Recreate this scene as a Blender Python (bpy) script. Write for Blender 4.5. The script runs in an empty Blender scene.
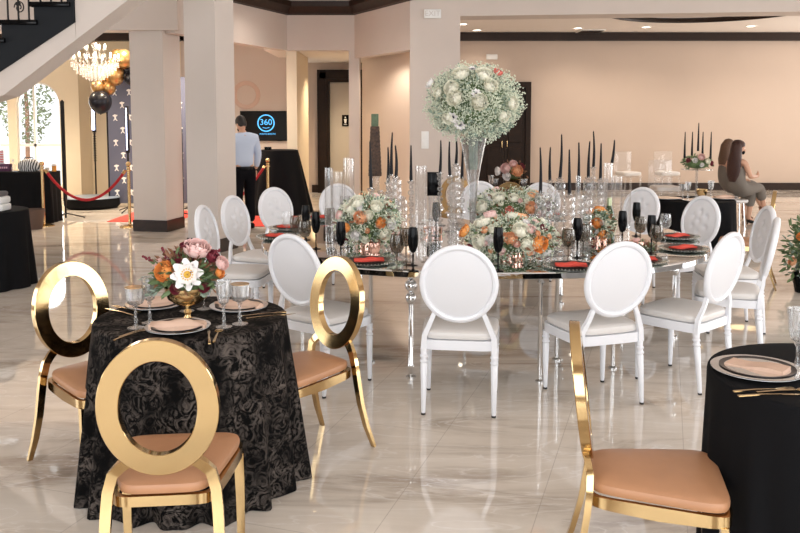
import bpy, bmesh, math, random
from mathutils import Vector, Matrix
random.seed(7)
PI = math.pi
sc = bpy.context.scene
C = sc.collection
# ------------------------------------------------------------------ camera
H, F, CY, PITCH = 1.66, 820.0, 186.5, math.radians(4.7)
cam = bpy.data.objects.new('camera', bpy.data.cameras.new('camera')); C.objects.link(cam)
cam.location = (0, 0, H); cam.rotation_euler = (PI/2 - PITCH, 0, 0)
cam.data.sensor_width = 36; cam.data.lens = F*36/800; cam.data.shift_y = -(266.5-CY)/800
cam.data.clip_end = 200
cam.data.dof.use_dof = False
sc.camera = cam
SP, CP = math.sin(PITCH), math.cos(PITCH)
def Zat(py, Y):
    t = (CY-py)/F
    return H + Y*(t*CP-SP)/(CP+t*SP)
def Xat(px, Y, z=1.2): return (px-400)/F*(Y*CP-(z-H)*SP)
def at(px, py, z=0.0):
    t = (CY-py)/F; h = z-H
    Y = h*(CP+t*SP)/(t*CP-SP)
    return Vector((Xat(px, Y, z), Y, z))
# ------------------------------------------------------------------ world, exposure, daylight
w = bpy.data.worlds.new('sky'); sc.world = w; w.use_nodes = True
bg = w.node_tree.nodes['Background']; bg.inputs[0].default_value = (.93, .96, 1, 1); bg.inputs[1].default_value = 1.5
sc.view_settings.view_transform = 'Standard'; sc.view_settings.look = 'None'
sc.view_settings.exposure = 0.2; sc.view_settings.gamma = 1; sc.view_settings.use_curve_mapping = False
def area(name, loc, rot, sx, sy, power, col=(1,1,1)):
    l = bpy.data.lights.new(name, 'AREA'); l.shape = 'RECTANGLE'; l.size = sx; l.size_y = sy; l.energy = power; l.color = col
    o = bpy.data.objects.new(name, l); C.objects.link(o); o.location = loc; o.rotation_euler = rot
    return o
# daylight entering by the tall windows behind the photographer
for i, x in enumerate((-4.6, -1.5, 1.6, 4.7, 7.8)):
    area('window_and_fill_light', (x, -3.25, 2.2), (PI/2, 0, 0), 2.2, 3.4, 105, (.93, .97, 1))
for y in (3.0, 8.0):      # tall windows in the right side wall
    area('window_and_fill_light', (11.2, y, 2.0), (0, PI/2, 0), 3.0, 3.2, 160, (.96, .98, 1))
area('window_and_fill_light', (11.2, 16.3, 2.0), (0, PI/2, 0), 3.0, 3.6, 110, (1, .90, .78))  # added warm light to brighten the far room; no window known there
area('window_and_fill_light', (-11.2, 5.5, 2.0), (0, -PI/2, 0), 3.0, 3.2, 120, (.93, .97, 1))
area('window_and_fill_light', (-8.6, 18.6, 1.6), (-PI/2, 0, 0), 3.4, 2.4, 260, (.95, .98, 1))
# spots: lamps recessed in the far ceiling, and added fill elsewhere
def disk(name, loc, power, r, col):      # spot for recessed lamps and added fill: wide beam with the usual cut-off
    l = bpy.data.lights.new(name, 'SPOT'); l.shadow_soft_size = .06; l.energy = power*4.4; l.color = col; l.spot_size = math.radians(132); l.spot_blend = .9
    o = bpy.data.objects.new(name, l); C.objects.link(o); o.location = loc; return o
WARM = (1, .87, .72)
FAR_LAMPS = [(463,24),(477,30),(578,28),(646,27),(751,26)]
# ------------------------------------------------------------------ materials
def newmat(name):
    m = bpy.data.materials.new(name); m.use_nodes = True
    return m, m.node_tree, m.node_tree.nodes['Principled BSDF']
def mat(name, col, rough=.5, metal=0, spec=.5, bump=0, bscale=60, var=0, vscale=8, coat=0, sheen=0, emit=None, estr=0, sss=0):
    m, nt, p = newmat(name)
    p.inputs['Base Color'].default_value = (*col, 1); p.inputs['Roughness'].default_value = rough
    p.inputs['Metallic'].default_value = metal; p.inputs['Specular IOR Level'].default_value = spec
    p.inputs['Coat Weight'].default_value = coat; p.inputs['Coat Roughness'].default_value = .08
    p.inputs['Sheen Weight'].default_value = sheen
    if emit: p.inputs['Emission Color'].default_value = (*emit, 1); p.inputs['Emission Strength'].default_value = estr
    tc = nt.nodes.new('ShaderNodeTexCoord')
    if var:
        n = nt.nodes.new('ShaderNodeTexNoise'); n.inputs['Scale'].default_value = vscale; n.inputs['Detail'].default_value = 5
        nt.links.new(tc.outputs['Object'], n.inputs['Vector'])
        r = nt.nodes.new('ShaderNodeMapRange'); r.inputs[1].default_value = .3; r.inputs[2].default_value = .7
        r.inputs[3].default_value = 1-var; r.inputs[4].default_value = 1+var
        nt.links.new(n.outputs[0], r.inputs[0])
        x = nt.nodes.new('ShaderNodeVectorMath'); x.operation = 'SCALE'; x.inputs[0].default_value = col
        nt.links.new(r.outputs[0], x.inputs['Scale']); nt.links.new(x.outputs[0], p.inputs['Base Color'])
    if bump:
        n = nt.nodes.new('ShaderNodeTexNoise'); n.inputs['Scale'].default_value = bscale; n.inputs['Detail'].default_value = 3
        nt.links.new(tc.outputs['Object'], n.inputs['Vector'])
        b = nt.nodes.new('ShaderNodeBump'); b.inputs['Strength'].default_value = bump; b.inputs['Distance'].default_value = .02
        nt.links.new(n.outputs[0], b.inputs['Height']); nt.links.new(b.outputs[0], p.inputs['Normal'])
    return m
def glassmat(name, tint=(1,1,1), rough=.03, body=.03, bodycol=(.9,.9,.9), refl=.5):
    """thin clear glass: see-through body, fresnel reflection, a little milky body colour"""
    m = bpy.data.materials.new(name); m.use_nodes = True; nt = m.node_tree; nt.nodes.clear()
    out = nt.nodes.new('ShaderNodeOutputMaterial'); tr = nt.nodes.new('ShaderNodeBsdfTransparent'); tr.inputs[0].default_value = (*tint, 1)
    gl = nt.nodes.new('ShaderNodeBsdfGlossy'); gl.inputs['Roughness'].default_value = rough
    di = nt.nodes.new('ShaderNodeBsdfDiffuse'); di.inputs[0].default_value = (*bodycol, 1)
    m1 = nt.nodes.new('ShaderNodeMixShader'); m1.inputs[0].default_value = body
    lw = nt.nodes.new('ShaderNodeLayerWeight'); lw.inputs[0].default_value = .35
    mu = nt.nodes.new('ShaderNodeMath'); mu.operation = 'MULTIPLY_ADD'; mu.inputs[1].default_value = refl*.75; mu.inputs[2].default_value = .06*refl; mu.use_clamp = True
    m2 = nt.nodes.new('ShaderNodeMixShader')
    L = nt.links.new
    L(tr.outputs[0], m1.inputs[1]); L(di.outputs[0], m1.inputs[2]); L(lw.outputs['Facing'], mu.inputs[0]); L(mu.outputs[0], m2.inputs[0])
    L(m1.outputs[0], m2.inputs[1]); L(gl.outputs[0], m2.inputs[2]); L(m2.outputs[0], out.inputs[0])
    return m
M = {}
def floor_mat():
    m, nt, p = newmat('polished_marble'); N = nt.nodes.new; L = nt.links.new
    tc = N('ShaderNodeTexCoord'); mp = N('ShaderNodeMapping'); mp.inputs['Rotation'].default_value = (0, 0, math.radians(18)); mp.inputs['Location'].default_value = (.36, .2, 0)
    L(tc.outputs['Object'], mp.inputs[0])
    n1 = N('ShaderNodeTexNoise'); n1.inputs['Scale'].default_value = .9; n1.inputs['Detail'].default_value = 8; n1.inputs['Roughness'].default_value = .62; n1.inputs['Distortion'].default_value = 1.2
    mp2 = N('ShaderNodeMapping'); mp2.inputs['Rotation'].default_value = (0, 0, math.radians(-32)); mp2.inputs['Scale'].default_value = (.7, 2.6, 1)
    L(tc.outputs['Object'], mp2.inputs[0]); L(mp2.outputs[0], n1.inputs[0])
    r1 = N('ShaderNodeValToRGB'); e = r1.color_ramp.elements
    e[0].position = .28; e[0].color = (.34, .27, .215, 1); e[1].position = .72; e[1].color = (.82, .75, .67, 1)
    q = r1.color_ramp.elements.new(.46); q.color = (.67, .595, .515, 1)
    L(n1.outputs[0], r1.inputs[0])
    # thin pale veins
    n2 = N('ShaderNodeTexNoise'); n2.inputs['Scale'].default_value = 1.6; n2.inputs['Detail'].default_value = 6; n2.inputs['Distortion'].default_value = 1.6
    L(mp2.outputs[0], n2.inputs[0])
    ab = N('ShaderNodeMath'); ab.operation = 'SUBTRACT'; ab.inputs[1].default_value = .5; L(n2.outputs[0], ab.inputs[0])
    a2 = N('ShaderNodeMath'); a2.operation = 'ABSOLUTE'; L(ab.outputs[0], a2.inputs[0])
    mr = N('ShaderNodeMapRange'); mr.inputs[1].default_value = 0; mr.inputs[2].default_value = .018; mr.inputs[3].default_value = .45; mr.inputs[4].default_value = 0; L(a2.outputs[0], mr.inputs[0])
    mx = N('ShaderNodeMix'); mx.data_type = 'RGBA'; L(mr.outputs[0], mx.inputs[0]); L(r1.outputs[0], mx.inputs[6]); mx.inputs[7].default_value = (.86, .82, .78, 1)
    br = N('ShaderNodeTexBrick'); br.inputs['Scale'].default_value = 1; br.inputs['Mortar Size'].default_value = .0022; br.inputs['Brick Width'].default_value = 1.2; br.inputs['Row Height'].default_value = .6
    br.inputs['Color1'].default_value = (0,0,0,1); br.inputs['Color2'].default_value = (0,0,0,1); br.inputs['Mortar'].default_value = (1,1,1,1); br.offset = .5
    rot = N('ShaderNodeMapping'); rot.inputs['Rotation'].default_value = (0, 0, math.radians(-72)); rot.inputs['Location'].default_value = (.1, .12, 0); L(tc.outputs['Object'], rot.inputs[0]); L(rot.outputs[0], br.inputs[0])
    mj = N('ShaderNodeMix'); mj.data_type = 'RGBA'; mm = N('ShaderNodeMath'); mm.operation = 'MULTIPLY'; mm.inputs[1].default_value = .4
    L(br.outputs[0], mm.inputs[0]); L(mm.outputs[0], mj.inputs[0]); L(mx.outputs[2], mj.inputs[6]); mj.inputs[7].default_value = (.30, .25, .21, 1)
    L(mj.outputs[2], p.inputs['Base Color'])
    p.inputs['Roughness'].default_value = .035; p.inputs['IOR'].default_value = 1.75; p.inputs['Specular IOR Level'].default_value = .6
    n3 = N('ShaderNodeTexNoise'); n3.inputs['Scale'].default_value = 2.2; b = N('ShaderNodeBump'); b.inputs['Strength'].default_value = .03; b.inputs['Distance'].default_value = .02
    L(tc.outputs['Object'], n3.inputs[0]); L(n3.outputs[0], b.inputs['Height']); L(b.outputs[0], p.inputs['Normal'])
    return m
def lace_mat():
    m, nt, p = newmat('black_lace'); N = nt.nodes.new; L = nt.links.new
    tc = N('ShaderNodeTexCoord')
    n = N('ShaderNodeTexNoise'); n.inputs['Scale'].default_value = 7; n.inputs['Detail'].default_value = 4; L(tc.outputs['Object'], n.inputs[0])
    w_ = N('ShaderNodeTexNoise'); w_.inputs['Scale'].default_value = 17; w_.inputs['Detail'].default_value = 7; w_.inputs['Distortion'].default_value = 3.2; w_.inputs['Roughness'].default_value = .6
    L(tc.outputs['Object'], w_.inputs[0])
    v = N('ShaderNodeTexVoronoi'); v.feature = 'DISTANCE_TO_EDGE'; v.inputs['Scale'].default_value = 16
    L(n.outputs['Color'], v.inputs[0]); 
    r1 = N('ShaderNodeMapRange'); r1.inputs[1].default_value = .44; r1.inputs[2].default_value = .62; L(w_.outputs[0], r1.inputs[0])
    r2 = N('ShaderNodeMapRange'); r2.inputs[1].default_value = .36; r2.inputs[2].default_value = .72; L(n.outputs[0], r2.inputs[0])
    mu = N('ShaderNodeMath'); mu.operation = 'MULTIPLY'; L(r1.outputs[0], mu.inputs[0]); L(r2.outputs[0], mu.inputs[1])
    mx = N('ShaderNodeMix'); mx.data_type = 'RGBA'; L(mu.outputs[0], mx.inputs[0]); mx.inputs[6].default_value = (.003,.0028,.0028,1); mx.inputs[7].default_value = (.14,.115,.10,1)
    L(mx.outputs[2], p.inputs['Base Color']); p.inputs['Roughness'].default_value = .8; p.inputs['Specular IOR Level'].default_value = .06
    b = N('ShaderNodeBump'); b.inputs['Strength'].default_value = .4; b.inputs['Distance'].default_value = .004; L(mu.outputs[0], b.inputs['Height']); L(b.outputs[0], p.inputs['Normal'])
    return m
M['floor'] = floor_mat(); M['lace'] = lace_mat()
M['wall'] = mat('painted_plaster', (.61,.53,.475), .7, var=.03, vscale=1.2)
M['wall_tan'] = mat('tan_plaster', (.57,.45,.365), .7, var=.03, vscale=.8)
M['wall_cream'] = mat('cream_plaster', (.78,.68,.52), .7, var=.03, vscale=1)
M['ceil'] = mat('ceiling_paint', (.80,.74,.69), .8)
M['pillar'] = mat('pillar_plaster', (.64,.57,.52), .65, var=.02, vscale=1.5)
M['darkwood'] = mat('dark_wood_trim', (.022,.010,.006), .4, var=.25, vscale=14, spec=.3)
M['door'] = mat('dark_wood_door', (.018,.009,.005), .5, var=.25, vscale=10, spec=.2)
M['white'] = mat('white_lacquer', (.84,.85,.89), .3, coat=.3)
M['vinyl'] = mat('white_vinyl', (.74,.71,.685), .42, bump=.08, bscale=14)
M['vinylback'] = mat('white_back_vinyl', (.76,.76,.785), .5, bump=.05, bscale=9)
M['foot'] = mat('black_rubber', (.02,.02,.02), .6)
M['gold'] = mat('polished_gold', (.53,.37,.18), .13, metal=1, bump=.05, bscale=3)
M['brass'] = mat('brass', (.62,.44,.22), .22, metal=1)
M['goldbrush'] = mat('gold_leaf', (.88,.66,.30), .3, metal=1, bump=.08, bscale=16)
M['peach'] = mat('tan_leatherette', (.45,.225,.115), .45, var=.05, vscale=10, bump=.06, bscale=10)
M['chrome'] = mat('chrome', (.82,.82,.82), .06, metal=1)
M['mirror'] = mat('mirror_top', (.72,.74,.75), .035, metal=1)
M['black'] = mat('black_cloth', (.006,.006,.007), .85, spec=.12)
M['blackgloss'] = mat('black_gloss', (.003,.003,.0035), .16, spec=.12)
M['candle'] = mat('black_wax', (.008,.008,.011), .5, spec=.2)
M['steel'] = mat('stair_steel', (.012,.014,.017), .7, spec=.2)
M['iron'] = mat('wrought_iron', (.012,.011,.011), .6, spec=.3)
M['carpet'] = mat('red_carpet', (.75,.055,.035), .9)
M['velvet'] = mat('red_velvet', (.36,.005,.012), .8)
M['red'] = mat('red_napkin', (.72,.075,.05), .7, bump=.2, bscale=40)
M['beige'] = mat('beige_napkin', (.62,.42,.315), .75, bump=.2, bscale=40)
M['plate'] = mat('white_china', (.80,.80,.80), .15, coat=.4)
M['darkplate'] = mat('smoky_plate', (.03,.022,.02), .3, spec=.3)
M['glass'] = glassmat('clear_glass')
M['acrylic'] = glassmat('clear_acrylic', body=.10, refl=.25)
M['crystal'] = glassmat('cut_crystal', tint=(.9,.9,.9), body=.08, bodycol=(.95,.95,.95), refl=.95, rough=.05)
M['charger'] = glassmat('greenish_glass', tint=(.80,.86,.82), body=.25, bodycol=(.45,.5,.46), refl=.8)
M['lustre'] = glassmat('chandelier_crystal', body=.42, bodycol=(.95,.93,.9), refl=.9, rough=.05)
M['smoke'] = glassmat('smoked_glass', tint=(.66,.62,.56), body=.10, bodycol=(.16,.14,.12))
M['rosegold'] = mat('rose_gold', (.85,.52,.42), .18, metal=1)
M['leaf'] = mat('leaf_green', (.13,.19,.08), .6, var=.35, vscale=20)
M['leafgrey'] = mat('eucalyptus', (.30,.38,.30), .6, var=.2, vscale=20)
M['leafbrown'] = mat('bronze_leaf', (.22,.10,.05), .6, var=.3, vscale=20)
M['breath'] = mat('babys_breath', (.72,.76,.61), .8)
M['f_cream'] = mat('cream_petal', (.93,.90,.76), .6)
M['f_white'] = mat('white_petal', (.90,.86,.84), .6)
M['f_peach'] = mat('peach_petal', (.92,.50,.28), .6)
M['f_orange'] = mat('orange_petal', (.92,.38,.10), .6)
M['f_pink'] = mat('pink_petal', (.88,.60,.56), .6)
M['f_red'] = mat('burgundy_petal', (.18,.02,.035), .6)
M['f_coral'] = mat('coral_petal', (.85,.22,.18), .6)
M['f_eye'] = mat('dark_flower_centre', (.015,.012,.03), .7)
M['f_yellow'] = mat('yellow_flower_centre', (.65,.38,.05), .8)
M['skin'] = mat('skin', (.60,.34,.23), .5)
M['hair'] = mat('dark_auburn_hair', (.045,.014,.009), .4, bump=.5, bscale=60)
M['hairdark'] = mat('black_hair', (.012,.009,.008), .5)
M['shirt'] = mat('light_blue_shirt', (.52,.60,.75), .7, bump=.15, bscale=12)
M['trouser'] = mat('black_trousers', (.005,.005,.007), .9, spec=.1)
M['jumpsuit'] = mat('grey_jumpsuit', (.19,.165,.14), .8, bump=.2, bscale=12)
M['paper'] = mat('white_plastic', (.82,.82,.80), .5)
M['screen'] = mat('tv_screen', (.004,.004,.004), .35, spec=.2)
M['cyan'] = mat('blue_graphic', (.05,.3,.6), .5, emit=(.10,.50,1.0), estr=1.1)
M['lamp'] = mat('lamp_glow', (1,1,1), .5, emit=(1,.90,.72), estr=9)
M['bulb'] = mat('bulb_glow', (1,1,1), .5, emit=(1,.86,.66), estr=5)
M['led'] = mat('led_tube', (1,1,1), .5, emit=(.55,.65,1), estr=3.5)
M['backdrop'] = mat('blue_grey_fabric', (.12,.13,.19), .8)
M['goldballoon'] = mat('chrome_gold_balloon', (.50,.30,.12), .3, metal=.85)
M['blackballoon'] = mat('black_balloon', (.008,.008,.012), .3, spec=.3)
M['wicker'] = mat('brown_pattern', (.06,.03,.017), .7, var=.7, vscale=60)
# ------------------------------------------------------------------ mesh helper
class MB:
    def __init__(s): s.v = []; s.f = []; s.m = []; s.mi = 0
    def add(s, vs, fs, T=None):
        b = len(s.v)
        s.v += [tuple(T @ Vector(v)) if T else tuple(v) for v in vs]
        s.f += [tuple(b+i for i in f) for f in fs]; s.m += [s.mi]*len(fs); return s
    def box(s, x0, x1, y0, y1, z0, z1, T=None):
        vs = [(x,y,z) for x in (x0,x1) for y in (y0,y1) for z in (z0,z1)]
        return s.add(vs, [(0,1,3,2),(4,6,7,5),(0,4,5,1),(2,3,7,6),(0,2,6,4),(1,5,7,3)], T)
    def rbox(s, x0, x1, y0, y1, z0, z1, r=.005, seg=2, T=None):
        bm = bmesh.new(); bmesh.ops.create_cube(bm, size=1)
        for v in bm.verts: v.co = Vector(((x0+x1)/2+v.co.x*(x1-x0), (y0+y1)/2+v.co.y*(y1-y0), (z0+z1)/2+v.co.z*(z1-z0)))
        bmesh.ops.bevel(bm, geom=bm.edges[:], offset=r, segments=seg, affect='EDGES', profile=.5)
        bm.verts.index_update(); s.add([v.co[:] for v in bm.verts], [[v.index for v in f.verts] for f in bm.faces], T); bm.free(); return s
    def prism(s, pts, z0, z1, T=None):
        n = len(pts)
        vs = [(p[0],p[1],z0) for p in pts]+[(p[0],p[1],z1) for p in pts]
        return s.add(vs, [tuple(range(n-1,-1,-1)), tuple(range(n,2*n))]+[(i,(i+1)%n,n+(i+1)%n,n+i) for i in range(n)], T)
    def rings(s, R, closed=False, cap=True, T=None):
        n = len(R[0]); vs = [p for r in R for p in r]; fs = []
        k = len(R)
        for a in range(k if closed else k-1):
            b = (a+1) % k
            for i in range(n): j = (i+1) % n; fs.append((a*n+i, a*n+j, b*n+j, b*n+i))
        if cap and not closed: fs += [tuple(range(n-1,-1,-1)), tuple((k-1)*n+i for i in range(n))]
        return s.add(vs, fs, T)
    def lathe(s, prof, n=16, loc=(0,0,0), T=None, sx=1, sy=1, flute=0, fn=8):
        R = []
        for r, z in prof:
            R.append([(loc[0]+sx*max(r,1e-4)*(1+flute*math.cos(fn*2*PI*i/n))*math.cos(2*PI*i/n), loc[1]+sy*max(r,1e-4)*(1+flute*math.cos(fn*2*PI*i/n))*math.sin(2*PI*i/n), loc[2]+z) for i in range(n)])
        return s.rings(R, T=T)
    def sweep(s, path, sec, ref=(1,0,0), closed=False, scale=None, cap=True, T=None):
        P = [Vector(p) for p in path]; k = len(P); R = []; ref = Vector(ref)
        for i, p in enumerate(P):
            if closed: t = P[(i+1)%k]-P[i-1]
            else: t = P[min(i+1,k-1)]-P[max(i-1,0)]
            t.normalize(); a = ref-t*ref.dot(t)
            if a.length < 1e-4: a = Vector((0,1,0))-t*t.y
            a.normalize(); b = t.cross(a); q = scale[i] if scale else 1
            R.append([tuple(p+a*u*q+b*v_*q) for u, v_ in sec])
        return s.rings(R, closed, cap, T)
    def tube(s, path, r, n=8, closed=False, T=None, ref=(.3,.2,1)):
        sec = [(math.cos(2*PI*i/n), math.sin(2*PI*i/n)) for i in range(n)]
        return s.sweep(path, sec, ref, closed, scale=(r if isinstance(r, (list,tuple)) else [r]*len(path)), T=T)
    def ball(s, c, r, n=10, m=6, T=None):
        rx, ry, rz = r if isinstance(r, (tuple,list)) else (r,r,r)
        prof = [(math.sin(PI*j/m), -math.cos(PI*j/m)) for j in range(m+1)]
        R = [[(c[0]+rx*max(a,.002)*math.cos(2*PI*i/n), c[1]+ry*max(a,.002)*math.sin(2*PI*i/n), c[2]+rz*z) for i in range(n)] for a, z in prof]
        return s.rings(R, T=T)
    def build(s, name, m, parent=None, smooth=35, loc=None):
        me = bpy.data.meshes.new(name); me.from_pydata(s.v, [], s.f)
        ms = m if isinstance(m, list) else [m]
        for x in ms: me.materials.append(M[x] if isinstance(x, str) else x)
        if len(ms) > 1: me.polygons.foreach_set('material_index', s.m)
        bm = bmesh.new(); bm.from_mesh(me); bmesh.ops.recalc_face_normals(bm, faces=bm.faces[:]); bm.to_mesh(me); bm.free()
        if smooth:
            me.polygons.foreach_set('use_smooth', [True]*len(me.polygons)); me.set_sharp_from_angle(angle=math.radians(smooth))
        me.update()
        o = bpy.data.objects.new(name, me); C.objects.link(o)
        if parent: o.parent = parent
        if loc: o.location = loc
        return o
def tag(o, label=None, cat=None, group=None, kind=None):
    if label: o['label'] = label
    if cat: o['category'] = cat
    if group: o['group'] = group
    if kind: o['kind'] = kind
    return o
def thing(name, label, cat, loc=(0,0,0), rz=0, group=None):
    o = bpy.data.objects.new(name, None); C.objects.link(o); o.location = loc; o.rotation_euler = (0,0,rz); o.empty_display_size = .1
    return tag(o, label, cat, group)
KIDS = {}
def kids(o): return [c for c in ALLK.get(o.name, [])]
def dup(root, loc=None, rz=None, label=None, group=None, parent=None, scale=None):
    c = root.copy(); C.objects.link(c)
    if parent is not None: c.parent = parent
    if loc is not None: c.location = loc
    if rz is not None: c.rotation_euler = (0,0,rz)
    if scale is not None: c.scale = (scale,)*3 if not isinstance(scale, (tuple,list)) else scale
    if label: c['label'] = label
    if group: c['group'] = group
    for ch in list(root.children): dup(ch, parent=c)
    return c
def struct(name, mb, m, label=None, smooth=35):
    return tag(mb.build(name, m, smooth=smooth), label, kind='structure')
def face(dx, dy): return math.atan2(dy, dx)-PI/2       # heading whose local +Y points along (dx,dy)
def ell(cx, cz, rx, rz, n, y=0): return [(cx+rx*math.cos(2*PI*i/n), y, cz+rz*math.sin(2*PI*i/n)) for i in range(n)]
# ================================================================== THE SETTING
fl = MB(); fl.box(-11, 11, -3, 19.2, -.1, 0); struct('floor', fl, 'floor', 'polished beige marble floor with pale veins')
def wallbox(name, x0, x1, y0, y1, z0, z1, m='wall'): return struct(name, MB().box(x0,x1,y0,y1,z0,z1), m, smooth=0)
def pris(p, q, th, z0, z1, mb=None):      # wall slab from p to q, thickness th to the far side
    mb = mb or MB(); p = Vector((p[0],p[1],0)); q = Vector((q[0],q[1],0)); d = (q-p).normalized(); n = Vector((-d.y, d.x, 0))*th
    mb.prism([p[:2], q[:2], (q+n)[:2], (p+n)[:2]], z0, z1); return mb
FARY = 19.2
# far banquet room
dx0, dx1 = Xat(478,FARY,1.2), Xat(530,FARY,1.2)
wallbox('wall_far', .6, 11, FARY, FARY+.2, 0, 3.9, 'wall_tan')
wallbox('baseboard_far', dx1+.02, 11, FARY-.03, FARY-.002, 0, .17, 'darkwood')
wallbox('trim_1', 1.0, 11, FARY-.14, FARY-.002, 3.46, 3.645, 'darkwood')
wallbox('wall_far_side', .75, .95, 13.9, FARY, 0, 3.9, 'wall_tan')
def far_ceiling():
    x0, x1, y0, y1, z = .6, 11.0, 13.5, 19.2, 3.65; yf, ye = at(700,23,z).y, at(700,15,z).y; hc = (Xat(800,ye,z)-Xat(598,ye,z))/2; cx = (Xat(800,ye,z)+Xat(598,ye,z))/2; sg_ = yf-ye; r = min((hc*hc+sg_*sg_)/(2*sg_), (yf-y0)/2-.02); cy = yf-r
    mb = MB(); n = 64; inner = []; outer = []
    for i in range(n):
        a = 2*PI*i/n; c, s_ = math.cos(a), math.sin(a)
        t = min([(x1-cx)/c if c > 1e-6 else 1e9, (x0-cx)/c if c < -1e-6 else 1e9, (y1-cy)/s_ if s_ > 1e-6 else 1e9, (y0-cy)/s_ if s_ < -1e-6 else 1e9])
        rr = min(r, t*.98)
        inner.append((cx+rr*c, cy+rr*s_)); outer.append((cx+t*c, cy+t*s_))
    vs = [(x,y,z) for x,y in inner]+[(x,y,z) for x,y in outer]+[(x,y,z+.4) for x,y in inner]
    fs = [(i,(i+1)%n,n+(i+1)%n,n+i) for i in range(n)]+[(i,(i+1)%n,2*n+(i+1)%n,2*n+i) for i in range(n)]+[tuple(range(2*n,3*n))]
    for cx_, cy_ in ((x0,y0),(x1,y0),(x1,y1),(x0,y1)):
        k = min(range(n), key=lambda i: (outer[i][0]-cx_)**2+(outer[i][1]-cy_)**2)
        vs.append((cx_,cy_,z)); q = len(vs)-1
        fs += [(n+k, n+(k+1)%n, q), (n+k, n+(k-1)%n, q)]
    mb.add(vs, fs); struct('ceiling', mb, 'ceil', smooth=0)
    t = MB(); R = []
    for i in range(n):
        x, y = inner[i]; a = 2*PI*i/n; c, s_ = math.cos(a), math.sin(a)
        R.append([(x-dx*c, y-dx*s_, z+dz) for dx, dz in ((0,-.002),(.06,-.002),(.07,.03),(.0,.10))])
    t.rings(R, closed=True); struct('trim_2', t, 'darkwood')
far_ceiling()
# double door in the far wall
d = thing('wooden_door', 'dark brown double door in the far tan wall behind the flower ball', 'door', ((dx0+dx1)/2, FARY, 0)); hw = (dx1-dx0)/2; dh = Zat(82, FARY)
fr = MB(); fr.box(-hw,-hw+.12,-.10,-.003,0,dh); fr.box(hw-.12,hw,-.10,-.003,0,dh); fr.box(-hw+.12,hw-.12,-.10,-.003,dh-.12,dh); fr.build('door_frame','door',d,0)
for sx in (-1, 1):
    lf = MB(); a, b = (0.005, hw-.125) if sx > 0 else (-hw+.125, -.005)
    lf.box(a,b,-.05,-.003,.01,dh-.125)
    for z0, z1 in ((.2,1.0),(1.12,dh-.3)): lf.rbox(a+.08,b-.08,-.07,-.045,z0,z1,.012)
    q = lf.build('door_leaf','door',d,0)
    MB().tube([(sx*.06,-.05,1.0),(sx*.06,-.11,1.0),(sx*.06,-.11,1.15),(sx*.06,-.05,1.15)],.01).build('handle','brass',q)
# foyer walls (each measured from its foot line)
Z1 = 5.6
A0, A1, B1, C1_ = (-3.25,12.0), (Xat(288,15),15.0), (Xat(355,15),15.0), (.16,13.2)
hb = 2.90
struct('wall_soffit', pris(A0, A1, .18, hb, 4.0), 'wall', smooth=0)
struct('wall_soffit_rear', pris(A1, B1, .18, hb, 4.0), 'wall', smooth=0)
struct('wall_soffit_right', pris(B1, C1_, .18, 2.76, 4.0), 'wall', smooth=0)
def crown(name, p, q, z0=3.53):
    p = Vector((*p,0)); q = Vector((*q,0)); d = (q-p).normalized(); n = Vector((d.y,-d.x,0)); mb = MB()
    prof = [(0.002,z0),(.05,z0+.02),(.07,z0+.08),(.14,z0+.14),(.16,z0+.23),(.002,z0+.23)]
    mb.rings([[tuple(e+n*a+Vector((0,0,z))) for a,z in prof] for e in (p-d*.12, q+d*.12)])
    struct(name, mb, 'darkwood')
crown('trim_3', A0, A1); crown('trim_4', A1, B1); crown('trim_5', B1, C1_)
struct('wall_pier', MB().box(.16, Xat(459.5,13.2), 13.2, 13.9, 0, 4.0), 'wall', smooth=0)
xh = Xat(459.5,13.2)-.002; x8 = Xat(800,13.2,3.4)
struct('wall_header', MB().prism([(xh,Zat(16,13.2)),(x8,Zat(11.5,13.2)),(11,Zat(11.5,13.2)),(11,4.6),(xh,4.6)], 0, .55, T=Matrix(((1,0,0,0),(0,0,1,13.2),(0,1,0,0),(0,0,0,1)))), 'wall', smooth=0)
wallbox('wall_stub', -.93, -.74, 15.02, 15.5, 0, hb)
struct('wall_alcove', pris((-.74,16.1), (.75,14.5), .12, 0, 2.95), mat('pale_tan_plaster',(.80,.66,.55),.7), smooth=0)
struct('ceiling_alcove', MB().prism([(-.80,15.2),(.16,13.5),(.8,13.9),(.8,14.6),(-.7,16.2)],2.92,3.0), 'ceil', smooth=0)
disk('downlight_and_fill_beam', (-.2,14.85,2.88), 12, .1, (1,.88,.74))  # added unseen fill that brightens the alcove
wallbox('wall_jamb', Xat(288,15.3), Xat(298,15.3), 15.2, 17.1, 0, hb+.2, 'wall_cream')
wallbox('wall_screen', -4.5, Xat(288,15.3)+.02, 17.0, 17.2, 0, 4.0, 'wall')
wallbox('wall_corridor', -2.4, .9, 18.6, 18.8, 0, 4.0, 'wall_tan')
wallbox('baseboard_corridor', -2.0, Xat(318,18.5), 18.56, 18.598, 0, .17, 'darkwood')
wallbox('ceiling_corridor', -2.5, .9, 15.2, 18.6, hb+.02, 3.0, 'ceil')
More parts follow.
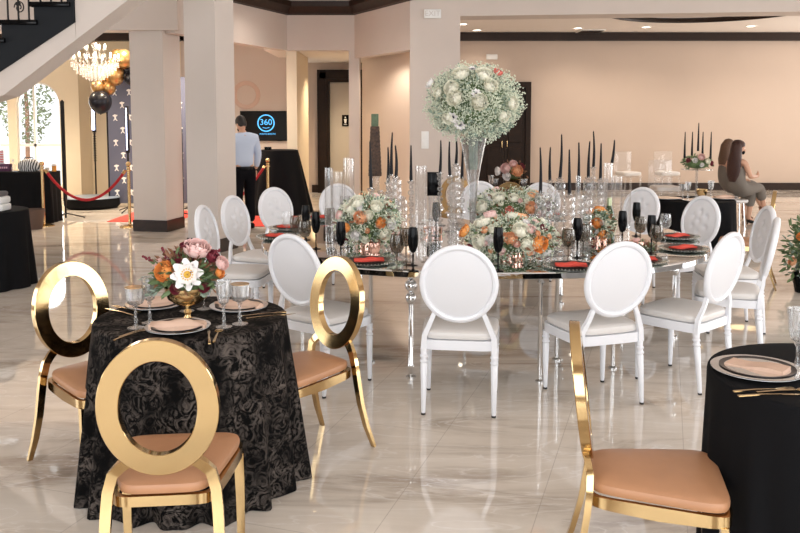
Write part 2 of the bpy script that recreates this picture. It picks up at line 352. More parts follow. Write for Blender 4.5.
# restroom doorway
rx0, rx1 = Xat(318,18.55), Xat(372,18.55); rz = Zat(70,18.55)
d = thing('restroom_door', 'pale restroom door in a wide dark frame at the end of the corridor', 'door', (0,18.55,0))
fr = MB(); fr.box(rx0,rx0+.27,-.12,.04,0,rz); fr.box(rx1-.27,rx1,-.12,.04,0,rz); fr.box(rx0+.27,rx1-.27,-.12,.04,rz-.27,rz); fr.box(rx0+.06,rx0+.2,-.15,-.11,0,rz-.06); fr.box(rx0+.06,rx1-.06,-.15,-.11,rz-.2,rz-.06); fr.build('door_frame','door',d,0)
MB().rbox(rx0+.275,rx1-.275,-.03,.04,.01,rz-.275,.006).build('door_panel', mat('pale_door',(.52,.47,.40),.5), d)
x = Xat(345.5,18.5); z = Zat(120.5,18.5)
sg = thing('restroom_sign', 'small black restroom sign with a white figure on the pale door', 'sign', (x,18.505,z))
MB().rbox(-.075,.075,-.012,.013,-.125,.125,.003).build('sign_panel','blackgloss',sg)
g = MB(); g.ball((0,-.016,.07),(.018,.004,.018)); g.prism([(-.03,.035),(.03,.035),(.024,-.015),(.016,-.06),(-.016,-.06),(-.024,-.015)],0,.004,T=Matrix(((1,0,0,0),(0,0,-1,-.013),(0,1,0,0),(0,0,0,1)))); g.box(-.035,.035,-.017,-.013,-.095,-.08)
g.build('figure_symbol','paper',sg)
# left room with the arched windows
YW = 17.3; xc = Xat(80,YW); zt = 3.36
def arch_wall(x0, x1, wins, y0, th, z1):
    mb = MB(); n = 16; xs = sorted([x0, x1]+[x for a,b,_,_ in wins for x in (a,b)])
    cur = x0
    for a, b, zb, ztp in wins:
        mb.box(cur, a, y0, y0+th, 0, z1); mb.box(a, b, y0, y0+th, 0, zb); r = (b-a)/2; cx = (a+b)/2; zs = ztp-r
        for i in range(n):
            u0, u1 = a+(b-a)*i/n, a+(b-a)*(i+1)/n
            h0 = zs+math.sqrt(max(0,r*r-(u0-cx)**2)); h1 = zs+math.sqrt(max(0,r*r-(u1-cx)**2))
            mb.add([(u0,y0,h0),(u1,y0,h1),(u1,y0,z1),(u0,y0,z1),(u0,y0+th,h0),(u1,y0+th,h1),(u1,y0+th,z1),(u0,y0+th,z1)], [(0,1,2,3),(4,5,6,7),(0,1,5,4)])
        cur = b
    mb.box(cur, x1, y0, y0+th, 0, z1); return mb
ax0, ax1 = Xat(17,YW), Xat(61,YW); bx1 = Xat(9,YW); bx0 = bx1-(ax1-ax0)
az = Zat(82,YW)
struct('wall_left_rear', arch_wall(-11, xc, [(bx0,bx1,.25,az),(ax0,ax1,.25,az)], YW, .22, 4.0), 'wall_cream', smooth=0)
wallbox('wall_left_return', xc-.2, xc, YW+.22, 18.0, 0, 4.0, 'wall_cream')
wallbox('wall_left_inner', xc, -4.4, 17.95, 18.1, 0, 4.0, 'wall_cream')
wallbox('trim_6', -11, xc+.08, YW-.1, YW-.002, 3.26, 3.42, 'darkwood'); wallbox('trim_7', xc+.08, -4.4, 17.0, 17.16, 3.26, 3.42, 'darkwood')
struct('ceiling_left', MB().prism([(-11,12.16),(-3.30,12.16),(A1[0]-.16,15.06),(-1.95,15.2),(-1.95,18.1),(-11,18.1)],3.42,3.5), 'ceil', smooth=0)
wallbox('wall_beam', -11, -3.2, 11.95, 12.15, Zat(31,12.05), Z1, 'wall')
for k, (a, b) in enumerate(((bx0,bx1),(ax0,ax1))):
    wn = thing('window', None, None); wn.name = 'window_%d' % (k+1); wn['kind'] = 'structure'
    wf = MB(); r = (b-a)/2; cx = (a+b)/2; zs = az-r
    path = [(a,YW+.1,.25)]+[(cx-r*math.cos(PI*i/16), YW+.1, zs+r*math.sin(PI*i/16)) for i in range(17)]+[(b,YW+.1,.25)]
    wf.sweep(path, [(-.04,-.04),(.04,-.04),(.04,.04),(-.04,.04)], ref=(0,1,0))
    wf.box(cx-.14,cx-.09,YW+.08,YW+.13,.25,az-.02); wf.box(a,b,YW+.08,YW+.13,1.08,1.14); wf.box(a,b,YW+.03,YW+.2,.25,.30); wf.build('window_frame','paper',wn)
    gp = MB(); gp.prism([(a,.3),(b,.3)]+[(cx+r*math.cos(PI*i/16), zs+r*math.sin(PI*i/16)) for i in range(17)], 0, .008, T=Matrix(((1,0,0,0),(0,0,1,YW+.1),(0,1,0,0),(0,0,0,1)))); gp.build('pane','glass',wn,0)
# planting outside the windows
random.seed(3)
for k, (x, y, h) in enumerate(((-9.05,19.9,3.6),(-12.6,22.5,2.6),(-11.6,19.8,3.2))):
    t = thing('garden_tree', ['slim green tree seen through the arched window','low green tree far outside the leftmost arched window','green tree outside the leftmost arched window'][k], 'tree', (x,y,0))
    MB().tube([(0,0,0),(.03,.02,h*.5),(0,0,h*.8)],[.06,.05,.02]).build('trunk','leafbrown',t)
    mb = MB()
    for i in range(1400):
        a = random.random()*2*PI; q = random.random()**.4; zz = h*.3+h*.7*random.random(); rr = q*.6*math.sin(min(PI,(zz/h-.2)*PI/.85)+.1)+.05
        p = Vector((rr*math.cos(a), rr*math.sin(a), zz)); T = Matrix.Translation(p)@Matrix.Rotation(random.random()*6,4,Vector((random.random()-.5,random.random()-.5,1)))
        mb.add([(0,-.03,0),(.07,0,.02),(0,.04,0),(-.07,0,-.02)],[(0,1,2,3)],T)
    mb.build('foliage','leaf',t,0)
wallbox('ground_outside', -16, -3, 18.2, 30, -.1, 0.0, mat('pale_paving',(.8,.78,.74),.9))
# enclosing walls of the foyer (beyond the frame) with tall windows behind the camera
def holes(axis, a0, a1, ws, c0, c1, zb, zt_, z1):
    mb = MB(); cur = a0
    def bx(p, q, z0, z2):
        if axis == 'x': mb.box(p, q, c0, c1, z0, z2)
        else: mb.box(c0, c1, p, q, z0, z2)
    for p, q in ws: bx(cur, p, 0, z1); bx(p, q, 0, zb); bx(p, q, zt_, z1); cur = q
    bx(cur, a1, 0, z1); return mb
struct('wall_behind', holes('x', -11, 11, [(x-1.1,x+1.1) for x in (-4.6,-1.5,1.6,4.7,7.8)], -3.2, -3.0, .4, 4.0, Z1), 'wall', smooth=0)
struct('wall_right', holes('y', -3, 19.2, [(1.4,4.6),(6.4,9.6),(14.4,18.2)], 11, 11.2, .4, 3.6, Z1), 'wall_tan', smooth=0)  # last opening added to let extra light into the far room
struct('wall_left', holes('y', -3, 18, [(3.9,7.1)], -11.2, -11, .4, 3.6, Z1), 'wall', smooth=0)
wallbox('ceiling_foyer', -11, 11, -3, 12.0, Z1, Z1+.1, 'ceil')
wallbox('ceiling_tray', -3.3, 11, 12.0, 15.2, 3.86, 3.95, 'ceil')
wallbox('wall_upper', -3.3, 11, 11.9, 12.0, 3.86, Z1, 'wall')
# square pillars, turned off the room's axis
# ---- corners as distances so both visible faces keep a square plan
def pillar2(px_near, Y, side, ang, label):
    b = Vector((Xat(px_near,Y,0), Y, 0)); u = Vector((math.cos(ang), math.sin(ang), 0)); v = Vector((-u.y, u.x, 0))
    a = b-Vector((math.cos(ang), math.sin(ang), 0))*side; c = b+v*side; d4 = a+v*side
    struct('pillar', MB().prism([p[:2] for p in (a,b,c,d4)], 0, Z1), 'pillar', label, smooth=0)
    ctr = (a+c)/2
    struct('baseboard_pillar', MB().prism([tuple((ctr+(p-ctr)*1.05)[:2]) for p in (a,b,c,d4)], 0.001, .17), 'darkwood', smooth=0)
pillar2(167, 12.0, .53, math.radians(-12), 'square pinkish grey pillar left of the other one')
pillar2(219, 10.1, .44, math.radians(-19), 'square pinkish grey pillar beside the man')
# stair at the upper left
YS = 8.0
st = thing('staircase', 'dark blue grey steel staircase flight with iron balusters at the upper left', 'staircase', (0,YS,0))
sx = lambda px: Xat(px,YS,2.8); sz = lambda py: Zat(py,YS)
def TF(y): return Matrix(((1,0,0,0),(0,0,1,y),(0,1,0,0),(0,0,0,1)))
rise = (sz(7)-sz(25)); run = sx(66)-sx(33)
sp = []
xs = sx(66); zs = sz(7)
up = [(xs-run*.9+run*k, zs+rise*k) for k in range(-4, 6)]     # step corners
pts = []
for k in range(-5, 1): pts += [(sx(33)+run*k+run*.04, zs+rise*k), (sx(33)+run*(k+1)+run*.04, zs+rise*k)]
x_end = sx(74.5)
pts = [p for p in pts if p[0] < x_end-.02]
top_poly = pts+[(pts[-1][0], zs+rise), (x_end, zs+rise*1.4), (x_end, sz(22)), (sx(0), sz(70)), (pts[0][0], sz(70)-(sx(0)-pts[0][0])*.66)]
sk = MB(); sk.prism(top_poly, 0, .05, T=TF(-.02)); sk.build('stringer','steel',st,0)
for k in range(-5, 1):
    MB().rbox(sx(33)+run*k-.02, sx(33)+run*(k+1)+.05, -.06, 1.3, zs+rise*k-.002, zs+rise*k+.045,.008).build('tread','blackgloss',st)
    MB().box(sx(33)+run*k+.02, sx(33)+run*k+.05, .0, 1.28, zs+rise*(k-1)+.05, zs+rise*k-.003).build('riser','paper',st,0)
    for j in range(3):
        bx = sx(33)+run*(k+.18+j*.32); z0 = zs+rise*k+.045
        if bx > x_end-.05: continue
        b = MB(); b.tube([(bx,.03,z0),(bx,.03,z0+.95+rise*(j*.32+.1))],.009,6); b.tube([(bx-.018,.03,z0),(bx+.018,.03,z0+.0),(bx,.03,z0+.02)],.012,6)
        if j == 1: b.ball((bx,.03,z0+.16),(.028,.014,.022),8,5)
        b.build('baluster','iron',st)
    # scroll between the balusters
    b = MB(); cx = sx(33)+run*(k+.35); z0 = zs+rise*k+.05; pp = []
    for i in range(26):
        t = i/25; a = t*3.4*PI; r = .065*(1-t*.8); pp.append((cx+.06-r*math.cos(a)*.8, .03, z0+.12+.09*(1-t)*0+r*math.sin(a)))
    b.tube(pp,.006,6); b.build('scroll','iron',st)
    MB().tube([(p[0],p[1],2*z0+.40-p[2]+.02) for p in pp],.006,6).build('scroll','iron',st)
# plastered sloping beam under the flight (runs up to the gallery) and its underside
sl = MB()
bp = [(sx(-40), sz(92)-.15), (sx(-40), sz(70)-(sx(0)-sx(-40))*.64), (sx(0), sz(70)-.004), (x_end, sz(22)-.004), (sx(74.6), sz(40)), (sx(70), sz(43)), (sx(0), sz(95))]
sl.prism(bp, 0, .36, T=TF(.0)); tag(sl.build('wall_stair_beam', 'pillar', smooth=0, loc=(0,YS,0)), 'sloping plastered beam under the stair flight', kind='structure')
sl = MB(); sl.prism([(x_end+.004, sz(-60)), (sx(175), sz(-60)), (sx(175), sz(-35)), (sx(128), sz(0)), (sx(74.8), sz(39.6)), (x_end+.004, sz(22))], 0, .36, T=TF(.0)); tag(sl.build('wall_stair_panel', 'pillar', smooth=0, loc=(0,YS,0)), kind='structure')
# downlights in the far ceiling
pl = []
for i, (px, py) in enumerate(FAR_LAMPS):
    P = at(px, py, 3.65); pl.append(P)
where = ['at the left end of the far ceiling, nearest the pier','second from the pier, beside the door side','above the wall right of the door','below the left end of the curved tray','below the right end of the curved tray']
for i, P in enumerate(pl):
    t = thing('ceiling_downlight', 'round recessed downlight ' + where[i], 'ceiling light', (P.x,P.y,3.65), 0, 'downlights in the far ceiling')
    MB().lathe([(.085,0),(.10,-.012),(.12,-.008),(.122,0)],20).build('trim_ring','paper',t); MB().lathe([(0.001,-.004),(.082,-.004),(.082,0),(0.001,0)],20).build('lens','lamp',t)
    disk('downlight_and_fill_beam', (P.x,P.y-.15,3.62), 9 if i < 2 else 21, .30, WARM)
for x, y in ((-6.8,14.6),(-4.8,14.4),(-8.8,15.4)): disk('downlight_and_fill_beam', (x,y,3.38), 75, .35, (1,.84,.62))  # unseen spots added to brighten the left room
disk('downlight_and_fill_beam', (-1.2,16.8,2.85), 42, .2, (1,.78,.52)); disk('downlight_and_fill_beam', (-.5,17.6,2.85), 16, .2, (1,.78,.52))  # added fill for the corridor, no fixtures there
for x, y in ((-1.9,13.2),(-1.0,12.5)): disk('downlight_and_fill_beam', (x,y,3.8), 13, .1, (1,.9,.8))  # unseen fill added to lift the rear foyer walls and soffits
disk('downlight_and_fill_beam', (-3.4,14.6,3.36), 80, .25, (1,.84,.68))  # extra spot added to brighten the TV wall
for i, (px, py, wd, lb) in enumerate(((590,31,.55,'slatted ceiling vent left of the curved ceiling tray'),)):
    P = at(px,py,3.65); t = thing('ceiling_vent', lb, 'vent', (P.x,P.y,3.65)); MB().rbox(-wd/2,wd/2,-.35,.35,-.02,0,.004).build('frame','paper',t)
    for k in range(6): MB().box(-wd/2+.03,wd/2-.03,-.3+k*.11,-.25+k*.11,-.03,-.018).build('slat','darkwood',t,0)
# exit sign and switch plate on the pier
x, z = Xat(432,13.2), Zat(14,13.2)
t = thing('exit_sign', 'pale exit sign high on the pier above the light switches', 'exit sign', (x,13.2,z)); MB().rbox(-.135,.135,-.05,-.001,-.07,.07,.01).build('sign_box','paper',t)
def text(s, size, m, parent, loc, rot=(PI/2,0,0), depth=.002):
    cu = bpy.data.curves.new('text','FONT'); cu.body = s; cu.size = size; cu.align_x = 'CENTER'; cu.align_y = 'CENTER'; cu.extrude = depth
    o = bpy.data.objects.new('tmp', cu); C.objects.link(o); me = bpy.data.meshes.new_from_object(o); bpy.data.objects.remove(o)
    me.transform(Matrix.Translation(loc)@Matrix.Rotation(rot[2],4,'Z')@Matrix.Rotation(rot[0],4,'X')); me.materials.clear(); me.materials.append(M[m])
    o = bpy.data.objects.new('lettering', me); C.objects.link(o)
    if parent: o.parent = parent
    return o
M['palegrey'] = mat('pale_grey_letter', (.62,.58,.55), .6); text('EXIT', .12, 'palegrey', t, (0,-.052,0))
x, z = Xat(425,13.2), Zat(140,13.2)
t = thing('light_switch', 'pale double switch plate on the pier under the exit sign', 'switch', (x,13.2,z)); MB().rbox(-.06,.06,-.012,-.001,-.14,.14,.004).build('plate','paper',t)
for k in (-1,1): MB().rbox(-.03,.03,-.022,-.01,k*.065-.045,k*.065+.045,.004).build('rocker','paper',t)
x, z = Xat(491,FARY), Zat(57,FARY); tag(MB().rbox(-.13,.13,-.05,-.001,-.06,.06,.01).build('alarm_box','paper',loc=(x,FARY,z)), 'small pale box on the tan wall above the dark door', 'alarm')
# ring of projected light on the TV wall, modelled as a thin tinted relief
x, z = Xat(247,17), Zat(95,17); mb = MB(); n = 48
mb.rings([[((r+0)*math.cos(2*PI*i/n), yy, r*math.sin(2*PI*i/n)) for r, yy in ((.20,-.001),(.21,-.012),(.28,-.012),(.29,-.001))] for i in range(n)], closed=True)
tag(mb.build('wall_light_ring', mat('rosy_light_tint',(.62,.46,.39),.7), loc=(x,17,z)), 'faint round ring of projected light on the wall above the television', 'ornament')
# ================================================================== CHAIRS
def outline(w0, w1, d, n=40, e=3.2, y0=0):      # rounded trapezoid, rear width w0, front width w1
    o = []
    for i in range(n):
        a = 2*PI*i/n; c, s_ = math.cos(a), math.sin(a)
        x = math.copysign(abs(c)**(2/e), c); y = math.copysign(abs(s_)**(2/e), s_)
        wd = (w0+(w1-w0)*(y+1)/2)/2
        o.append((x*wd, y0+y*d/2))
    return o
def cushion(mb, out, z0, z1, dome=.012):
    cx = sum(p[0] for p in out)/len(out); cy = sum(p[1] for p in out)/len(out); R = []; h = z1-z0
    for k, z in ((.93,z0),(.985,z0+.12*h),(1.0,z0+.35*h),(1.0,z0+.6*h),(.985,z0+.82*h),(.94,z0+.96*h),(.85,z1+dome*.3),(.6,z1+dome*.75),(.3,z1+dome),(.02,z1+dome)):
        R.append([(cx+(x-cx)*k, cy+(y-cy)*k, z) for x, y in out])
    return mb.rings(R)
def hoop(mb, ro, ri, zc, lean, y0, th, n=64, bev=.006):
    """flat oval hoop: outer radii ro, inner radii ri, leaning back"""
    R = []
    for i in range(n):
        a = 2*PI*i/n; c, s_ = math.cos(a), math.sin(a); sec = []
        for f, t in ((0,-1),(bev,-1.0),(1,-1),(1,1),(0,1)):
            pass
        for (q, t) in ((0,-.86),(.03,-1),(.97,-1),(1,-.86),(1,.86),(.97,1),(.03,1),(0,.86)):
            rx = ri[0]+(ro[0]-ri[0])*q; rz = ri[1]+(ro[1]-ri[1])*q
            z = zc+rz*s_; sec.append((rx*c, y0-(z-.45)*lean+t*th/2, z))
        R.append(sec)
    return mb.rings(R, closed=True)
def white_chair():
    t = thing('banquet_chair', 'x', 'chair')
    MB().prism(outline(.43,.46,.44,e=7),.37,.425).build('seat_frame','white',t)
    cushion(MB(), outline(.42,.455,.43,e=5),.4255,.475,.014).build('seat','vinyl',t)
    LEAN, Y0, ZC = .2, -.205, .755
    fr = MB(); R = []; n = 56
    for i in range(n):       # rounded oval frame with an inner bead
        a = 2*PI*i/n; c, s_ = math.cos(a), math.sin(a); sec = []
        for q, y in ((0,-.008),(.004,-.016),(.014,-.021),(.024,-.019),(.033,-.010),(.035,0),(.033,.010),(.024,.019),(.014,.021),(.004,.016),(0,.008)):
            rx, rz = .183+q, .192+q; z = ZC+rz*s_; sec.append((rx*c, Y0-(z-.45)*LEAN+y, z))
        R.append(sec)
    fr.rings(R, closed=True); fr.build('back_frame','white',t)
    pad = MB(); n = 48       # padded panel, domed both sides, tufted towards the seat
    tuft = [(0,0)]+[(.085*math.cos(PI/2+k*2*PI/6), .09*math.sin(PI/2+k*2*PI/6)) for k in range(6)]
    def pp(k, i, side):
        a = 2*PI*i/n; x, zz = .186*k*math.cos(a), .195*k*math.sin(a); z = ZC+zz
        y = side*(.006+.014*(1-k**3))
        if side > 0:
            for tx, tz in tuft: y -= .017*math.exp(-((x-tx)**2+(zz-tz)**2)/.00045)
        return (x, Y0-(z-.45)*LEAN+y, z)
    ks = [.02,.08,.15,.22,.3,.38,.45,.52,.6,.7,.8,.9,.96,1.0]
    pad.rings([[pp(k,i,-1) for i in range(n)] for k in ks]+[[pp(k,i,1) for i in range(n)] for k in ks[::-1]])
    pad.build('backrest','vinylback',t,60)
    b = MB()
    for s in (-1,1):
        z = .578; y = Y0-(z-.45)*LEAN
        MB().sweep([(s*.135,y-.0,z+.012),(s*.160,y+.005,.53),(s*.193,-.206,.45),(s*.198,-.203,.37)],[(-.013,-.011),(.013,-.011),(.013,.011),(-.013,.011)],ref=(1,0,0),scale=[.95,1,1.15,1.3]).build('back_post','white',t)
    prof = [(.010,.0),(.0125,.001),(.0125,.012)]
    lg = [(.0115,.0121),(.0135,.03),(.0205,.285),(.017,.292),(.0235,.298),(.0235,.306),(.018,.311),(.018,.322),(.0235,.327),(.0235,.335),(.019,.34),(.021,.3695)]
    for nm, x, y in (('leg',-.203,.19),('leg',.203,.19),('leg',-.197,-.198),('leg',.197,-.198)):
        T = Matrix.Translation((x,y,0))
        if y < 0:
            T = T@Matrix(((1,0,0,0),(0,1,.10,-.037),(0,0,1,0),(0,0,0,1)))
        q = MB().lathe(lg,12,T=T).build('leg','white',t); MB().lathe(prof,12,T=T).build('foot_cap','foot',q)
    return t
def gold_chair():
    t = thing('banquet_chair', 'x', 'chair')
    hoop(MB(),(.196,.235),(.125,.163),.724,.12,-.205,.036,n=96).build('backrest','gold',t,28)
    cushion(MB(), outline(.30,.47,.45,e=6,y0=.012),.4155,.458,.016).build('seat','peach',t)
    fr = MB(); o = outline(.33,.475,.455,e=9,y0=.012); n = len(o)
    R = []
    for x, y in o:
        dz = .012*math.sin(min(1,max(0,(y+.2)/.43))*PI) if abs(x) > .15 else 0
        R.append([(x,y,.38-dz),(x,y,.415),(x*.92,.015+(y-.015)*.92,.415),(x*.92,.015+(y-.015)*.92,.38-dz)])
    fr.rings(R, closed=True); fr.build('seat_frame','gold',t)
    sq = [(-1,-.62),(1,-.62),(1,.62),(-1,.62)]
    for s in (-1,1):
        MB().sweep([(s*.105,-.219,.54),(s*.132,-.212,.52),(s*.160,-.205,.49),(s*.176,-.207,.43),(s*.182,-.214,.36),(s*.188,-.232,.24),(s*.196,-.262,.12),(s*.206,-.305,.001)], sq, ref=(1,0,0), scale=[.018,.018,.018,.018,.018,.017,.0155,.012]).build('leg','gold',t)
        MB().sweep([(s*.210,.208,.379),(s*.214,.212,.2),(s*.214,.216,.001)], sq, ref=(1,0,0), scale=[.019,.0165,.0135]).build('leg','gold',t)
    return t
WC = white_chair(); GC = gold_chair()
used = {}
def put(proto, x, y, dx, dy, label, group, z=0):
    if proto.name in used: return dup(proto, (x,y,z), face(dx,dy), label, group)
    used[proto.name] = 1; proto.location = (x,y,z); proto.rotation_euler = (0,0,face(dx,dy)); proto['label'] = label; proto['group'] = group
    return proto
GW = 'white oval back chairs around the mirrored table'; GG = 'gold hoop back chairs'
for x, y, dx, dy, lb in (
    (.355,4.71,.12,1,'white oval back chair seen squarely from behind, middle of the front row'),
    (1.15,4.83,-.34,1,'white oval back chair seen from behind, between the middle one and the angled right one'),
    (1.80,5.14,-.67,.74,'white oval back chair turned left, third of the front row'),
    (2.33,5.76,-.92,.36,'white oval back chair seen edge on, its back a leaning white strip'),
    (2.60,6.45,-1,.08,'white tufted chair behind the edge-on one at the right'),
    (2.43,7.12,-.85,-.42,'white tufted oval back chair before the black draped table with candles'),
    (2.2,8.0,-.78,-.6,'white tufted oval back chair half hidden by the glass cylinders, right back of the table'),
    (1.42,8.55,-.35,-.9,'white oval back chair barely seen through the crystal candlesticks right of the centre'),
    (.85,8.7,-.1,-1,'white oval back chair half hidden behind the trumpet vase foot'),
    (-.55,8.38,.35,-.9,'white oval back chair behind the tall glass cylinders at the left back'),
    (-1.04,7.98,.75,-.66,'white tufted oval back chair before the red rope post at the back left'),
    (-1.22,7.20,.92,-.35,'white tufted oval back chair beside the man and pillar'),
    (-1.27,6.45,1,-.12,'white oval back chair seen nearly edge on against the pillar base'),
    (-.47,5.08,.6,.8,'large white oval back chair turned right, behind the gold chair and lace table')):
    put(WC, x, y, dx, dy, lb, GW)
for x, y, dx, dy, lb in (
    (-.81,2.84,-.10,1,'gold hoop back chair in front of the lace table, seen from behind'),
    (-1.44,3.85,.78,-.62,'gold hoop back chair at the left side of the lace table'),
    (-.495,3.98,-.71,-.70,'gold hoop back chair at the right side of the lace table with curved legs'),
    (.865,2.74,.975,-.215,'gold hoop back chair seen edge on beside the plain black foreground table'),
    (.62,9.9,-.3,-1,'gold hoop back chair behind the black card and crystal candlesticks'),
    (1.26,9.42,.1,1,'gold hoop back chair below the small bouquet on the far table'),
    (3.45,8.15,-.92,.42,'gold hoop back chair seen edge on beyond the right end of the mirrored table')):
    put(GC, x, y, dx, dy, lb, GG)
# clear chairs with white seats by the far wall
def clear_chair(x, y, dx, dy, lb, first=[None]):
    if first[0]: return dup(first[0], (x,y,0), face(dx,dy), lb)
    t = thing('acrylic_chair', lb, 'chair', (x,y,0), face(dx,dy), 'clear chairs near the far wall'); first[0] = t
    cushion(MB(), outline(.42,.46,.44,e=6),.44,.52,.01).build('seat','vinyl',t)
    MB().rbox(-.21,.21,-.24,-.215,.44,.95,.01).build('backrest','acrylic',t)
    MB().rbox(-.22,.22,-.24,.21,.405,.438,.008).build('seat_frame','acrylic',t)
    for sx_ in (-1,1):
        for sy in (-1,1): MB().rbox(sx_*.19-.018,sx_*.19+.018,sy*.19-.018,sy*.19+.018,0,.404,.005).build('leg','acrylic',t)
    return t
for px, Y, dx, dy, lb in ((628,17.8,.3,-1,'clear acrylic chair with white seat, alone left of the other two'),(667,17.9,.1,-1,'clear acrylic chair with white seat, the farther of the pair behind the black table'),(665,14.0,.1,-1,'clear acrylic chair with white seat, the nearer of the pair behind the black table')):
    clear_chair(Xat(px,Y,.5), Y, dx, dy, lb)
# ================================================================== CLOTHED TABLES
def cloth_table(name, x, y, r, zt, m, label, flare=.12, folds=17, amp=.035, r0=None, zb=.003, n=180, seed=1, cat='tablecloth', group=None, ang=0):
    random.seed(seed); ph = [random.random()*6.3 for _ in range(6)]
    mb = MB(); R = []
    def rad(a, t):
        f = amp*t*(math.sin(folds*a+ph[0]+.8*math.sin(3*a+ph[1]))*.6+math.sin((folds*1.7//1)*a+ph[2])*.28+math.sin(5*a+ph[3])*.3)
        return r+flare*t**.8*r/.45*.6+f
    for k in (.02,.3,.6,.85,.97): R.append([(r*k*math.cos(2*PI*i/n), r*k*math.sin(2*PI*i/n), zt) for i in range(n)])
    for k, dz in ((.992,-.002),(1.0,-.008),(1.004,-.02)): R.append([(r*k*math.cos(2*PI*i/n), r*k*math.sin(2*PI*i/n), zt+dz) for i in range(n)])
    for j in range(1, 15):
        t = j/14; z = (zt-.02)*(1-t)+zb*t
        R.append([(rad(2*PI*i/n,t)*math.cos(2*PI*i/n), rad(2*PI*i/n,t)*math.sin(2*PI*i/n), z) for i in range(n)])
    R.append([(rad(2*PI*i/n,1)*.97*math.cos(2*PI*i/n), rad(2*PI*i/n,1)*.97*math.sin(2*PI*i/n), zb) for i in range(n)])
    mb.rings(R, cap=False); o = mb.build(name, m, smooth=60, loc=(x,y,0)); o.rotation_euler[2] = ang
    tag(o, label, cat, group); return o
ZT = .76
LX, LY, LR = -.955, 3.70, .43
cloth_table('tablecloth', LX, LY, LR, ZT, 'lace', 'floor length black lace cloth draping the round table with gold bowl of flowers', flare=.12, folds=17, amp=.046, seed=4)
RX, RY, RR = 1.545, 2.82, .435
cloth_table('tablecloth', RX, RY, RR, ZT, 'black', 'plain black cloth draping the round table in the lower right foreground', flare=.015, folds=15, amp=.026, seed=5)
FX, FY = Xat(-22,8.1,.76), 8.1
cloth_table('tablecloth', FX, FY, .46, ZT, 'black', 'black cloth draping the round table at the left edge by the pillar', flare=.07, folds=13, amp=.03, seed=6)
BX, BY = Xat(696,9.2,.76), 9.2
cloth_table('tablecloth', BX, BY, .42, ZT, 'black', 'black cloth draping the round table with the floral candle stand', flare=.05, folds=13, amp=.03, seed=7)
GX, GY = Xat(513,10.1,.76), 10.1
cloth_table('tablecloth', GX, GY, .44, ZT, 'black', 'black cloth of the far round table below the small pink bouquet', flare=.06, folds=13, amp=.03, seed=8)
# high cocktail table under a tent cloth by the television
tb = at(279,206); 
def tent(x, y, lb):
    n = 120; R = []; zt = 1.12
    for k in (.02,.5,.9,1): R.append([(.34*k*math.cos(2*PI*i/n), .34*k*math.sin(2*PI*i/n), zt-(.0 if k < 1 else .006)) for i in range(n)])
    for j in range(1,13):
        t = j/12; z = (zt-.01)*(1-t)+.004*t
        R.append([((.345+.24*t+.028*t*math.sin(11*2*PI*i/n+math.sin(2*PI*i/n*3)))*math.cos(2*PI*i/n), (.345+.24*t+.028*t*math.sin(11*2*PI*i/n+math.sin(2*PI*i/n*3)))*math.sin(2*PI*i/n), z) for i in range(n)])
    mb = MB(); mb.rings(R, cap=False); tag(mb.build('tablecloth','black',smooth=60,loc=(x,y,0)), lb, 'tablecloth')
tent(Xat(279,14.55,.5), 14.55, 'black tent cloth over the high table under the television')
# long black draped table by the windows
lt = at(0,225); lx1 = at(57,222).x
mb = MB(); mb.prism([(-2.2,0),(0,0),(0,.75),(-2.2,.75)],0,.001)
def drape_box(name, x0, x1, y0, y1, zt, lb):
    P = []; per = [(x0,y0),(x1,y0),(x1,y1),(x0,y1)]; pts = []
    for i in range(4):
        p, q = Vector((*per[i],0)), Vector((*per[(i+1)%4],0)); L_ = (q-p).length; k = max(2,int(L_/.03)); d = (q-p)/L_; nn = Vector((d.y,-d.x,0))
        for j in range(k): pts.append((p+d*L_*j/k, nn, L_*j/k))
    cx, cy = (x0+x1)/2, (y0+y1)/2
    R = [[(cx+(p.x-cx)*k, cy+(p.y-cy)*k, zt) for p,_,_ in pts] for k in (.01,.9,.995)]+[[(p.x,p.y,zt-.008) for p,_,_ in pts]]
    for j in range(1,9):
        t = j/8; R.append([tuple(p+nn*(.02*t+.018*t*math.sin(s_*34+2*math.sin(s_*5)))+Vector((0,0,(zt-.01)*(1-t)+.004*t))) for p,nn,s_ in pts])
    return tag(MB().rings(R, cap=False).build(name,'black',smooth=60), lb, 'tablecloth')
TX1 = Xat(52,13.1,.8); TY0 = 13.0
drape_box('tablecloth', TX1-2.6, TX1, TY0, TY0+.42, .82, 'black cloth on the long table under the arched windows')
